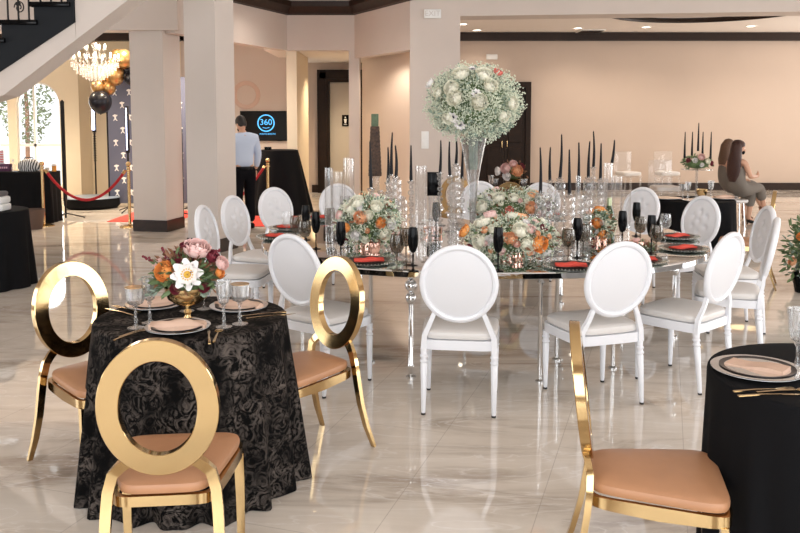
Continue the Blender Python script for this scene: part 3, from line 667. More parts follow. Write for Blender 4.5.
# ================================================================== MIRRORED TABLE
TXc, TYc, TA, TB = .60, 6.20, 1.62, 1.50
def sup(a, b, n=96, e=2.35): 
    return [(math.copysign(abs(math.cos(2*PI*i/n))**(2/e), math.cos(2*PI*i/n))*a, math.copysign(abs(math.sin(2*PI*i/n))**(2/e), math.sin(2*PI*i/n))*b) for i in range(n)]
mt = thing('mirrored_table', 'large round mirrored dining table on chrome legs with ball stacks', 'table', (TXc,TYc,0))
mb = MB(); R = []
for k, z in ((.02,.775),(.6,.775),(.985,.775),(.997,.771),(1.0,.765),(1.0,.735),(.994,.73),(.9,.73),(.02,.73)):
    R.append([(x*k,y*k,z) for x,y in sup(TA,TB)])
mb.rings(R).build('tabletop','mirror',mt)
for i, (wx, wy, ball_) in enumerate(((.07,5.17,1),(.885,5.08,0),(1.08,5.55,0),(2.08,6.14,1),(1.9,6.9,0),(1.45,7.3,1),(.6,7.5,0),(-.35,7.2,1),(-.80,6.6,0),(-.85,5.85,1),(-.2,5.5,0),(1.42,5.36,0))):
    x, y = wx-TXc, wy-TYc
    lg = MB()
    if ball_:
        z = .73; 
        prof = [(.035,0),(.035,.012),(.016,.02),(.016,.06),(.024,.075),(.016,.09),(.016,.50)]
        lg.lathe(prof,16,loc=(x,y,0)); q = lg.build('leg','chrome',mt)
        for j, r in enumerate((.046,.041,.036)): MB().ball((x,y,.729-.044-j*.082-(.0 if j==0 else .002)), (r*1.0,r*1.0,.042),18,12).build('ball','chrome',q)
    else:
        lg.lathe([(.03,0),(.03,.01),(.014,.02),(.014,.62),(.026,.64),(.014,.66),(.02,.70),(.03,.729)],14,loc=(x,y,0)); lg.build('leg','chrome',mt)
TT = .775
# the ball leg in front
# ================================================================== TABLEWARE PROTOTYPES
def lath(name, prof, m, n=20, **k): return MB().lathe(prof, n, **k).build(name, m, None)
def shell(outer, th=.0015):   # closed thin-walled profile from an outer wall (r,z) list, first point at the bottom
    inner = [(max(.0008, r-th), z+(th if i == 0 else 0)) for i, (r, z) in enumerate(outer)]
    return outer+inner[::-1]
def stemglass(name, bowl, stem_h, foot_r, stem_r, m_bowl, m_stem=None, n=20, sflat=40):
    t = thing(name, 'x', 'glass')
    MB().lathe([(.001,0),(foot_r,.0),(foot_r,.002),(foot_r*.35,.006),(stem_r,.016),(stem_r*.85,stem_h*.5),(stem_r*1.3,stem_h-.004),(.0015,stem_h)],n).build('stem', m_stem or m_bowl, t)
    MB().lathe(shell([(r, stem_h+z+.0005) for r, z in bowl]),n).build('bowl', m_bowl, t, smooth=sflat)
    return t
FLUTE = stemglass('champagne_flute', [(.004,0),(.020,.015),(.029,.05),(.031,.08),(.028,.125),(.025,.15)], .105, .033, .0045, 'blackgloss')
WINE = stemglass('wine_glass', [(.004,0),(.028,.012),(.041,.04),(.043,.065),(.038,.10),(.035,.115)], .095, .034, .0045, 'smoke')
CLEAR = stemglass('wine_glass', [(.004,0),(.026,.012),(.038,.04),(.040,.065),(.036,.10),(.034,.115)], .095, .034, .0045, 'glass')
def cut_bowl(name, gold):
    t = thing(name, 'x', 'glass'); n = 24
    MB().lathe([(.001,0),(.036,0),(.036,.003),(.012,.009),(.006,.02),(.010,.035),(.0055,.05),(.006,.085),(.012,.094),(.001,.096)],n).build('stem','crystal',t)
    prof = [(.006,.0965),(.030,.108),(.038,.125),(.040,.15),(.042,.178)] if gold else [(.006,.0965),(.022,.11),(.028,.14),(.031,.18),(.034,.205)]
    b = MB().lathe(shell(prof,.003),n,flute=.05,fn=12).build('bowl','crystal',t,smooth=10)
    if gold: MB().lathe([(.0405,.1782),(.0435,.1782),(.0435,.180),(.0405,.180)],n).build('rim','gold',t)
    return t
GOBLET = cut_bowl('crystal_goblet', True); HIGH = cut_bowl('crystal_goblet', False)
def plate_set(kind):
    out = []
    return out
CHARGER = lath('charger_plate', [(.001,.0),(.10,.0),(.155,.006),(.165,.011),(.165,.013),(.155,.0095),(.10,.004),(.001,.004)], 'charger', 40)
bd = MB()
for i in range(48): bd.ball((.163*math.cos(2*PI*i/48),.163*math.sin(2*PI*i/48),.0175),.0042,6,4)
bd = bd.build('beaded_rim','chrome',CHARGER)
DARKP = lath('dinner_plate', [(.001,0),(.07,0),(.115,.012),(.128,.016),(.128,.018),(.112,.0145),(.07,.004),(.001,.004)], 'darkplate', 36)
WHITEP = lath('charger_plate', [(.001,0),(.09,0),(.14,.010),(.155,.014),(.155,.017),(.138,.013),(.09,.004),(.001,.004)], 'plate', 40)
MB().lathe([(.1535,.0165),(.1565,.0165),(.157,.0185),(.1535,.0185)],40).build('silver_rim','chrome',WHITEP)
def napkin(mname, w_, d_, fold=1.0, seed=1, kind='roll'):
    random.seed(seed); n = 16; mb = MB(); top = []; bot = []
    for i in range(n+1):
        for j in range(7):
            u, v = i/n*2-1, j/6*2-1
            pinch = (1-.25*(1-u*u)) if kind == 'roll' else 1
            x = u*w_/2; y = v*d_/2*pinch+(.012*math.sin(u*3) if kind == 'roll' else 0)
            z = .010+.014*(1-v*v)*(.6+.4*math.cos(u*2.2))*fold+.004*math.sin(u*7+v*4) if kind == 'roll' else .012+.006*u+.003*math.sin(u*4)
            top.append((x,y,z)); bot.append((x,y,.0005+.002*abs(u)))
    idx = lambda i, j: i*7+j; N = len(top); fs = []
    for i in range(n):
        for j in range(6):
            fs.append((idx(i,j),idx(i+1,j),idx(i+1,j+1),idx(i,j+1))); fs.append(tuple(N+q for q in (idx(i,j),idx(i,j+1),idx(i+1,j+1),idx(i+1,j))))
    for i in range(n):
        fs.append((idx(i,0),N+idx(i,0),N+idx(i+1,0),idx(i+1,0))); fs.append((idx(i,6),idx(i+1,6),N+idx(i+1,6),N+idx(i,6)))
    for j in range(6):
        fs.append((idx(0,j),idx(0,j+1),N+idx(0,j+1),N+idx(0,j))); fs.append((idx(n,j),N+idx(n,j),N+idx(n,j+1),idx(n,j+1)))
    mb.add(top+bot, fs); return mb.build('napkin', mname, None, 60)
NRED = napkin('red', .185, .075, 1.0, 2); NBEI = napkin('beige', .235, .062, 1.5, 3); NFLAT = napkin('beige', .20, .085, .9, 4, 'flat')
def cutlery(kind, m):
    t = MB(); t.sweep([(0,-.10,.003),(0,-.02,.006),(0,.03,.0055),(0,.045,.005)], [(-1,-.35),(1,-.35),(1,.35),(-1,.35)], ref=(1,0,0), scale=[.0055,.0042,.003,.003])
    nm = {'knife':'table_knife','fork':'dinner_fork','spoon':'dessert_spoon'}[kind]
    if kind == 'knife': t.rings([[(-.004,.045,.0035),(.004,.045,.0035),(.004,.045,.0055),(-.004,.045,.0055)],[(-.004,.09,.003),(.009,.09,.003),(.009,.09,.0045),(-.004,.09,.0045)],[(-.003,.13,.003),(.001,.13,.003),(.001,.13,.004),(-.003,.13,.004)]])
    elif kind == 'fork':
        t.rings([[(-.003,.045,.003),(.003,.045,.003),(.003,.045,.006),(-.003,.045,.006)],[(-.012,.065,.002),(.012,.065,.002),(.012,.065,.0045),(-.012,.065,.0045)],[(-.012,.08,.003),(.012,.08,.003),(.012,.08,.0055),(-.012,.08,.0055)]])
        for k in range(4): x = -.0105+k*.007; t.box(x-.0018,x+.0018,.079,.115,.0035,.006)
    else: t.ball((0,.068,.006),(.018,.026,.0045),14,8)
    return t.build(nm, m)
KN = cutlery('knife','gold'); FO = cutlery('fork','gold'); SPn = cutlery('spoon','gold')
SPARE = [FLUTE, WINE, CLEAR, GOBLET, HIGH, CHARGER, DARKP, WHITEP, NRED, NBEI, NFLAT, KN, FO, SPn]
def place(proto, p, label, cat, group=None, rz=0, dz=0, scale=None):
    o = dup(proto, (p[0],p[1],p[2]+dz), rz, label, group, scale=scale); o['category'] = cat; return o
# ---- black flutes and wine glasses on the mirrored table (foot positions read on its top)
GFL = 'black champagne flutes'
for px, py, lb in ((316,249,'black champagne flute left of the tall glass cylinders, before the red far napkin'),(306,240,'black champagne flute farther back than the one by the cylinders'),(341,263,'black champagne flute before the left flower arrangement'),(413,271,'black champagne flute above the ball leg, left of the middle white chair'),
    (498,271,'black champagne flute in front of the middle flower arrangement'),(577,258,'black champagne flute in front of the crystal columns, left of the second chair'),(622,248,'black champagne flute right of the champagne bottle'),(636,236,'black champagne flute farther back near the half hidden white chair'),(651,254,'black champagne flute before the red napkins at the right end'),(436,236,'black champagne flute behind the middle white chair')):
    place(FLUTE, at(px,py,TT), lb, 'glass', GFL)
GWI = 'smoked wine glasses'
for px, py, lb in ((296,246,'smoked wine glass by the left end plates'),(305,252,'smoked wine glass beside the black flute at the left end'),(397,270,'smoked wine glass right of the first red napkin'),(406,262,'smoked wine glass behind the black flute left of the middle chair'),
    (568,263,'smoked wine glass behind the red napkin between the two front chairs'),(583,257,'smoked wine glass right of the black flute by the crystal columns'),(656,257,'smoked wine glass beside the black flute at the right end'),(640,247,'smoked wine glass behind the second chair'),(330,236,'smoked wine glass left of the cylinders, far side')):
    place(WINE, at(px,py,TT), lb, 'glass', GWI)
for px, py, lb in ((665,243,'clear wine glass at the right end before the black draped table'),(287,240,'clear wine glass behind the left end plates'),(348,247,'clear wine glass behind the left flute by the cylinders'),(533,243,'clear wine glass right of the middle flowers'),(426,262,'clear wine glass near the middle chair top')):
    place(CLEAR, at(px,py,TT), lb, 'glass', 'clear wine glasses')
i = 0
for px, py, nm in ((369,263,'before the left flower arrangement'),(571,268,'between the two front white chairs'),(683,250,'nearer one at the right end'),(677,238,'farther one at the right end'),(279,238,'nearer one at the left end'),(289,229,'farther one at the left end'),(322,219,'behind the cylinders at the left back'),(641,262,'behind the second white chair'),(549,216,'beyond the crystal columns')):
    P = at(px,py,TT); rz = [.1,-.1,.4,.5,-.4,-.5,-.5,.1,0][i]
    place(CHARGER, P, 'clear beaded charger plate '+nm, 'plate', 'clear beaded chargers', dz=.0005)
    place(DARKP, P, 'smoky dinner plate on the charger '+nm, 'plate', 'smoky dinner plates', dz=.0055)
    place(NRED, P, 'red folded napkin '+nm, 'napkin', 'red napkins', rz=rz, dz=.012); i += 1
# ---- lace table settings
ZL = ZT+.0005
for px, py, nm, rz, dx in ((155,306,'at the left back of the lace table',.35,0),(239,308,'at the right back of the lace table',-.4,0),(178,329,'at the front of the lace table, just above the hoop',.05,0)):
    P = at(px,py,ZL)
    place(WHITEP, P, 'white charger plate '+nm, 'plate', 'white charger plates', scale=.88)
    place(DARKP, P, 'smoky dinner plate '+nm, 'plate', 'smoky plates on white chargers', dz=.0045, scale=.88)
    place(NBEI, P, 'beige folded napkin '+nm, 'napkin', 'beige napkins', rz=rz, dz=.012)
for px, py, pr, lb in ((136,328,GOBLET,'gold rimmed crystal goblet at the left of the lace table'),(150,323,HIGH,'tall cut crystal goblet beside the gold rimmed one, left of the flowers'),(224,327,HIGH,'tall cut crystal goblet right of the gold bowl'),(240,324,GOBLET,'crystal goblet right of the tall one, before the right plate'),(187,311,CLEAR,'clear glass behind the gold bowl, left one'),(204,309,CLEAR,'clear glass behind the gold bowl, right one')):
    place(pr, at(px,py,ZL), lb, 'glass', 'glasses on the lace table')
for px, py, pr, rz, lb in ((121,313,KN,.9,'gold knife at the left of the lace table, nearer the rim'),(128,310,FO,.9,'gold fork beside the left knife on the lace table'),(132,335,FO,-.45,'gold fork left of the front plate'),(138,332,SPn,-.5,'gold spoon left of the front plate'),(217,336,SPn,.1,'gold spoon right of the front plate'),(209,338,KN,.25,'gold knife right of the front plate'),(262,315,FO,-1.15,'gold fork at the right rim of the lace table'),(268,317,KN,-1.15,'gold knife at the right rim of the lace table')):
    place(pr, at(px,py,ZL), lb, 'cutlery', 'gold cutlery on the lace table', rz=rz)
# ---- plain black table settings
P = at(757,372,ZL)
place(WHITEP, P, 'silver rimmed charger plate on the plain black foreground table', 'plate'); place(DARKP, P, 'dark dinner plate on the silver rimmed charger in the foreground', 'plate', dz=.0045); place(NFLAT, (P.x,P.y,P.z), 'beige napkin lying across the dark foreground plate', 'napkin', rz=-.75, dz=.016)
for px, py, pr, rz, lb in ((762,391,FO,-1.45,'gold fork on the plain black foreground table, farther one'),(768,396,KN,-1.5,'gold knife on the plain black foreground table'),(785,392,SPn,-1.45,'gold spoon on the plain black foreground table')):
    place(pr, at(px,py,ZL), lb, 'cutlery', 'gold cutlery on the plain black table', rz=rz)
place(HIGH, at(797,374,ZL), 'cut crystal goblet at the right edge of the foreground', 'glass', scale=1.15)
place(GOBLET, at(815,352,ZL), 'gold rimmed goblet beyond the crystal goblet at the right edge', 'glass')
# ================================================================== CANDLES AND CRYSTAL
def candle_mb(h, bend=0.0):
    m = MB(); k = 7; m.tube([(bend*math.sin(PI*i/k)*.6, 0, h*i/k) for i in range(k+1)], [.0130-.0080*(i/k)**1.3 for i in range(k+1)], 10, ref=(1,0,0)); return m
def candle(x, y, z0, h, lb, group, bend=0, tilt=0):
    t = thing('taper_candle', lb, 'candle', (x,y,z0), 0, group); t.rotation_euler = (0,tilt,0)
    candle_mb(h,bend).build('wax','candle',t); MB().tube([(0,0,h-.002),(.001,0,h+.007)],.001,5).build('wick','iron',t); return t
def crystal_stick(x, y, h, lb, kind):
    t = thing('crystal_candlestick', lb, 'candlestick', (x,y,TT), 0, 'crystal candlesticks'); rr = random.random()*3
    MB().lathe([(.001,0),(.048,0),(.050,.006),(.03,.016),(.012,.022),(.001,.022)],10).build('base','crystal',t,smooth=0)
    z = .022; end = h-.03; cols = MB()
    if kind == 0:      # beads stacked into a slender column
        k = max(4, round((end-z)/.045)); hh = (end-z)/k
        for i in range(k): cols.ball((0,0,z+hh*(i+.5)), (.019 if i%2 else .026,)*2+(hh*.5,), 8, 5, T=Matrix.Rotation(i*.6,4,'Z'))
    else:              # wide glittering cylinder of facets
        k = max(6, round((end-z)/.026)); hh = (end-z)/k; n = 14
        R = [[((.036+(.0055 if (i+j)%2 else 0))*math.cos(2*PI*(j+.5*(i%2))/n), (.036+(.0055 if (i+j)%2 else 0))*math.sin(2*PI*(j+.5*(i%2))/n), z+hh*i) for j in range(n)] for i in range(k+1)]
        cols.rings(R)
    cols.build('column','crystal',t,smooth=0)
    MB().lathe([(.001,h-.03),(.018,h-.03),(.03,h-.012),(.030,h-.010),(.014,h-.010),(.0135,h),(.011,h),(.0108,h-.012),(.001,h-.012)],10).build('candle_cup','crystal',t,smooth=0)
    return t
random.seed(11)
CND = [(371,140,187,5.75,0,'leftmost, before the tan alcove'),(388,146,181,6.35,0,'just left of the tallest left pair'),(391.5,131,174,6.15,1,'tallest of the left cluster'),(396,144,176,5.9,1,'right beside the tallest of the left cluster'),(411,144,180,6.3,0,'alone left of the black card'),
 (440,139,172,6.8,0,'left of the trio under the flower ball'),(450,140,175,6.45,0,'second under the flower ball'),(456,134,163,6.9,1,'third under the flower ball'),(462,141,177,6.6,0,'closest to the trumpet vase'),
 (540.5,146,191,5.9,1,'leftmost of the right cluster'),(550,146,179,6.5,0,'second from the left of the right cluster'),(560,133,177,6.15,1,'tall one left of the middle of the right cluster'),(569.5,148,193,5.7,1,'slightly bent one in the middle of the right cluster'),(578,141,191,5.85,1,'straight one in the middle of the right cluster'),(588.5,140,176,6.3,1,'third from the right of the tall ones'),(593.5,130,166,6.8,0,'tallest and thinnest of the right cluster'),(600.5,142,178,6.35,1,'beside the glass cylinders'),(612,140,163,6.5,2,'rightmost, leaning on a clear glass holder')]
for i, (px, y0, y1, Y, kind, nm) in enumerate(CND):
    z1 = Zat(y1,Y); h = Zat(y0,Y)-z1; x = Xat(px,Y,z1)
    candle(x, Y, z1-.011 if kind != 2 else z1, h, 'black taper candle, '+nm, 'black taper candles on the mirrored table', bend=[0,.006,-.006,.01][i%4], tilt=(.09 if px == 612 else .02*((i%3)-1)))
    if kind < 2: crystal_stick(x, Y, z1-TT, 'crystal candlestick under the candle '+nm, kind)
# extra faceted columns filling the clusters
for i, (px, yt, Y, kind, nm) in enumerate(((381,190,5.95,1,'below the left cluster of candles, left one'),(402,196,6.0,1,'below the left cluster of candles, right one'),(547,196,5.7,1,'low front one at the left of the right cluster'),(586,196,5.6,1,'low front one at the right of the right cluster'),(556,204,5.5,0,'short beaded one before the right cluster'))):
    crystal_stick(Xat(px,Y,1.1), Y, Zat(yt,Y)-TT, 'unlit empty crystal column '+nm, kind)
def cylinder(px, yt, Y, r, nm, first=[None]):
    x = Xat(px,Y,1.1); h = Zat(yt,Y)-TT
    if not first[0]:
        t = thing('glass_cylinder', '', 'vase', (0,0,0), 0, 'clear glass cylinders'); MB().lathe([(.001,0),(1,0),(1,1),(.93,1),(.93,.03),(.001,.03)],28).build('cylinder_wall','glass',t,30)
        first[0] = t; SPARE.append(t)
    o = dup(first[0], (x,Y,TT), 0, 'clear glass cylinder vase '+nm, scale=(r,r,h)); return o
CYL = []
for a in ((337,172,6.0,.047,'in the left group, shorter and wider'),(349,158,6.4,.042,'in the left group, tallest'),(329,168,5.8,.03,'in the left group, slimmest at the outer side'),(345,196,5.6,.035,'in the left group, low in front'),
    (421,166,6.9,.05,'behind the lone candle left of the black card'),(434,196,6.0,.04,'in front of the black card'),(453,190,5.6,.02,'slim one before the trumpet vase'),
    (608,163,6.5,.035,'in the right group beside the bottle'),(617,176,6.2,.04,'in the right group, right of the leaning candle'),(603,178,6.8,.04,'in the right group, farther back'),(578,176,5.4,.018,'slim one before the right crystal cluster'),(626,190,6.5,.04,'outermost of the right group')):
    CYL.append(cylinder(*a))
# black card on a stand
x = Xat(434,7.2,1.2); Y = 7.2
t = thing('menu_card', 'blank black card standing upright among the crystal candlesticks', 'card', (x,Y,TT)); MB().lathe([(.001,0),(.05,0),(.05,.008),(.006,.014),(.006,Zat(196,Y)-TT),(.001,Zat(196,Y)-TT)],14).build('stand','crystal',t)
MB().rbox(-.06,.06,-.006,.006,Zat(196,Y)-TT+.001,Zat(172,Y)-TT,.003).build('card_panel','blackgloss',t)
# tall patterned brown ornament with pale green top
Y = 6.6; x = Xat(375,Y,1.4); z0, z1 = Zat(176,Y), Zat(114,Y)
t = thing('tall_ornament', 'tall brown patterned tapering ornament with a pale green top among the left candles', 'ornament', (x,Y,TT))
MB().lathe([(.001,0),(.05,0),(.05,.01),(.04,.02),(.035,z0-TT-.02),(.045,z0-TT),(.001,z0-TT)],12).build('base','crystal',t,smooth=0)
mb = MB(); zz = z0-TT+.001; hh = (z1-z0); R = []
for k in range(25):
    q = k/24*.8; ww = .052-.022*q+.002*(k%2); R.append([(sx_*ww, sy*ww*.7, zz+hh*q) for sx_, sy in ((-1,-1),(1,-1),(1,1),(-1,1))])
mb.rings(R).build('shaft','wicker',t,0); MB().rbox(-.029,.029,-.02,.02,zz+hh*.801,zz+hh,.004).build('green_cap', mat('sage_green',(.10,.14,.08),.7,var=.2,vscale=40), t)
# champagne bottle, ribbed votives
P = at(609,250,TT); Yb = 5.95; xb = Xat(609,Yb,.9)
t = thing('champagne_bottle', 'dark green champagne bottle with cream label behind the second white chair', 'bottle', (xb,Yb,TT))
MB().lathe([(.001,0),(.042,0),(.044,.01),(.044,.17),(.034,.21),(.016,.26),(.014,.29),(.001,.29)],20).build('body', mat('green_glass',(.03,.06,.02),.1,coat=.5), t)
MB().lathe([(.0142,.235),(.0175,.235),(.0175,.305),(.015,.315),(.001,.315)],16).build('foil', mat('green_foil',(.33,.36,.22),.3,metal=.6), t)
MB().lathe([(.0443,.04),(.0450,.04),(.0450,.15),(.0443,.15)],20).build('paper_label', mat('cream_label',(.80,.78,.60),.6), t)
for px, py, lb in ((374,252,'rose gold ribbed votive cup at the foot of the left flowers'),(517,262,'rose gold ribbed votive cup in the middle flowers')):
    P = at(px,py,TT); n = 48; prof = [(.001,0),(.030,0),(.036,.01),(.041,.06),(.041,.066),(.038,.066),(.036,.02),(.001,.02)]
    tag(MB().lathe(prof,n,flute=.05,fn=16).build('votive_cup','rosegold',loc=tuple(P)), lb, 'candle holder')
# ================================================================== FLOWERS
def petal(mb, ang, r0, ln, wd, rise, curl, z0=0, n=4):
    """one cupped petal leaving the axis at angle ang"""
    vs = []; ca, sa = math.cos(ang), math.sin(ang)
    for i in range(n+1):
        t = i/n; rr = r0+ln*t*math.cos(rise+curl*t); z = z0+ln*t*math.sin(rise+curl*t); w_ = wd*math.sin(PI*(.18+.72*t))
        for u in (-1,-.5,0,.5,1):
            x, y = rr-abs(u)**2*w_*.18, u*w_; zz = z+abs(u)**2*w_*.35
            vs.append((x*ca-y*sa, x*sa+y*ca, zz))
    b = [(i*5+j, i*5+j+1, (i+1)*5+j+1, (i+1)*5+j) for i in range(n) for j in range(4)]
    mb.add(vs, b)
def rose_mesh(m, layers=4, base=1.0, open_=1.0):      # unit radius, faces +Z
    mb = MB(); mb.ball((0,0,.42),(.11,.11,.2),8,5)
    for L_ in range(layers):
        q = L_/(layers-1); k = 3+int(1.2*L_); Rl = .20+.62*q; e1 = math.radians(82-58*q); e0 = math.radians(-35); sp = 2*PI/k*1.35
        for i in range(k):
            a0 = 2*PI*(i+.5*(L_%2))/k+.45*L_; nv = 5; nu = 5; vs = []
            for v_ in range(nv):
                tv_ = v_/(nv-1)
                for u in range(nu):
                    s_ = u/(nu-1)*2-1; e = e0+(e1*(1-.22*s_*s_)-e0)*tv_; rr = Rl*(1+.16*q*tv_**3+.10*abs(s_)**2*(i%2)); a = a0+s_*sp/2*(.6+.4*math.sin(PI*min(1,.25+tv_*.75)))
                    vs.append((rr*math.cos(e)*math.cos(a), rr*math.cos(e)*math.sin(a), .18+rr*math.sin(e)*.72+.05*(1-q)))
            mb.add(vs, [(v_*nu+u, v_*nu+u+1, (v_+1)*nu+u+1, (v_+1)*nu+u) for v_ in range(nv-1) for u in range(nu-1)])
    return mb
def anem_mesh():
    mb = MB()
    for i in range(8): petal(mb, 2*PI*i/8, .08, .92, .32, .18, .1, z0=0)
    for i in range(7): petal(mb, 2*PI*(i+.5)/7, .08, .70, .28, .38, .25, z0=.03)
    mb.mi = 1; mb.ball((0,0,.14),(.22,.22,.16),10,6)
    for i in range(14): a = 2*PI*i/14; mb.ball((.32*math.cos(a),.32*math.sin(a),.20),.05,5,4)
    return mb
PROTO = {}
def flower(kind):
    if kind in PROTO: return PROTO[kind]
    nm, m = {'cream':('white_rose','f_cream'),'white':('white_rose','f_white'),'peach':('peach_rose','f_peach'),'orange':('orange_rose','f_orange'),'pink':('pink_rose','f_pink'),'red':('burgundy_flower','f_red'),'coral':('coral_bloom','f_coral'),'anem':('anemone',['f_white','f_eye']),'daisy':('white_bloom',['f_white','f_yellow'])}[kind]
    mb = anem_mesh() if kind in ('anem','daisy') else rose_mesh(m, 6 if kind in ('cream','peach','orange','pink') else 4)
    o = mb.build(nm, m, None, 80); PROTO[kind] = o; SPARE.append(o); return o
def add_flower(parent, kind, p, r, d):
    o = flower(kind).copy(); C.objects.link(o); o.parent = parent; o.location = p; o.scale = (r,r,r)
    d = Vector(d).normalized(); o.rotation_mode = 'QUATERNION'; o.rotation_quaternion = d.to_track_quat('Z','Y')@Matrix.Rotation(random.random()*6,4,'Z').to_quaternion(); return o
def rdir(up=-.2):
    while True:
        v = Vector((random.uniform(-1,1),random.uniform(-1,1),random.uniform(up,1)))
        if .2 < v.length < 1: return v.normalized()
def leaf(mb, p, d, ln, wd):
    d = Vector(d).normalized(); s_ = d.cross(Vector((random.uniform(-1,1),random.uniform(-1,1),random.uniform(-1,1)))); s_.normalize(); n = d.cross(s_)*wd*.3; P = Vector(p)
    mb.add([P, P+d*ln*.35+s_*wd*.5+n, P+d*ln*.7+s_*wd*.42+n, P+d*ln, P+d*ln*.7-s_*wd*.42+n, P+d*ln*.35-s_*wd*.5+n, P+d*ln*.5], [(0,1,6),(1,2,6),(2,3,6),(3,4,6),(4,5,6),(5,0,6)])
def greens(parent, name, m, n, R, c=(0,0,0), up=-.3, ln=.05, wd=.022, twig=True, inner=.35):
    mb = MB()
    for i in range(n):
        d = rdir(up); k = random.uniform(inner,1.02); p = Vector((c[0]+d.x*R[0]*k, c[1]+d.y*R[1]*k, c[2]+d.z*R[2]*k))
        leaf(mb, p, d+rdir(-1)*.8, ln*random.uniform(.6,1.2), wd*random.uniform(.7,1.2))
    if twig:
        for i in range(n//12):
            d = rdir(up); e = Vector((c[0]+d.x*R[0], c[1]+d.y*R[1], c[2]+d.z*R[2])); mb.tube([(c[0],c[1],c[2]-R[2]*.3), tuple((e+Vector(c))*.5+Vector((0,0,.02))), tuple(e)], .0018, 4)
    return mb.build(name, m, parent, 0)
def breath(parent, n, R, c=(0,0,0), up=-.5, r=.006, inner=.75, outer=1.08):
    mb = MB(); vs = [(1,0,0),(-1,0,0),(0,1,0),(0,-1,0),(0,0,1),(0,0,-1)]; fs = [(0,2,4),(2,1,4),(1,3,4),(3,0,4),(2,0,5),(1,2,5),(3,1,5),(0,3,5)]
    for i in range(n//6):
        d = rdir(up); k = random.uniform(inner,outer); p = Vector((c[0]+d.x*R[0]*k, c[1]+d.y*R[1]*k, c[2]+d.z*R[2]*k))
        for j in range(6):
            q = p+rdir(-1)*.03; rr = r*random.uniform(.7,1.3); mb.add([(q.x+v[0]*rr,q.y+v[1]*rr,q.z+v[2]*rr) for v in vs], fs)
    return mb.build('babys_breath','breath',parent,0)
random.seed(21)
# ---- trumpet vase with the big flower ball
Yv = 6.2; xv = Xat(473,Yv,1.2); zr = Zat(137,Yv)-TT
tv = thing('trumpet_vase', 'tall clear crystal trumpet vase holding the big white flower ball', 'vase', (xv,Yv,TT))
MB().lathe([(.001,0),(.09,0),(.092,.008),(.05,.02),(.02,.04),(.024,.06),(.001,.06)],16).build('foot','crystal',tv,smooth=20)
MB().lathe(shell([(.022,.0605),(.024,.16),(.030,.30),(.045,.46),(.068,.60),(.098,zr)],.004),24,flute=.05,fn=12).build('trumpet','crystal',tv,smooth=15)
fb = thing('flower_ball', 'large ball of white roses, anemones and babys breath on the tall crystal vase', 'flowers', (xv,Yv,TT+zr+.004))
cz = Zat(103,Yv)-TT-zr-.004; RB = (.345,.33,.28)
MB().ball((0,0,cz),(.25,.24,.21),16,10).build('moss_core','leaf',fb); MB().tube([(0,0,-.25),(0,0,cz-.1)],.035,8).build('stem_bundle','leafgrey',fb)
breath(fb, 10500, RB, (0,0,cz), up=-.9, r=.0058, inner=.72, outer=1.08); greens(fb,'foliage','leafgrey',800,RB,(0,0,cz),up=-.8,ln=.045,wd=.018,inner=.7)
def onball(px, py, kind, r, k=.98, c=None, R=None, Yc=None):
    """bloom on the camera-facing side of an ellipsoid, at the height and width read from the photograph"""
    c0 = c; dx = Xat(px,Yc,c0[2])-c0[0]; dz = Zat(py,Yc)-c0[2]; q = 1-(dx/R[0])**2-(dz/R[2])**2
    dy = -R[1]*math.sqrt(max(.02,q)); return Vector((dx,dy,dz))*k
def bloom_set(parent, base, R, Yc, lst, k=.98):
    for px, py, kind, rpx in lst:
        rpx *= 1.2 if k < 1 else (1.12 if parent.name.startswith('flower_ball') else 1)
        v = onball(px,py,kind,rpx,k,base,R,Yc); r = rpx*Yc/F
        off = Vector(base)-Vector(parent.location)
        add_flower(parent, kind, off+v, r, Vector((v.x/R[0]**2, v.y/R[1]**2, v.z/R[2]**2)))
bloom_set(fb, (xv,Yv,TT+zr+.004+cz), RB, Yv, [(459,76,'cream',8),(480,77,'cream',8),(450,90,'cream',7.5),(453,99,'cream',8),(486,88,'cream',7),(475,103,'cream',8),(508,104,'cream',6.5),(500,116,'cream',6),(437,94,'cream',5),(447,118,'cream',6),(470,71,'anem',4.5),(472,95,'anem',4.5),(451,117,'anem',5.5),(458,124,'anem',5.5),(430,84,'white',5),(495,74,'coral',5)], 1.0)
for i in range(16):
    a = random.uniform(.2,PI-.2); e = random.uniform(-.6,.9); add_flower(fb,'cream',(.33*math.cos(a)*math.cos(e),.32*math.sin(a)*math.cos(e),cz+.28*math.sin(e)),.055,(math.cos(a)*math.cos(e),math.sin(a)*math.cos(e),math.sin(e)))
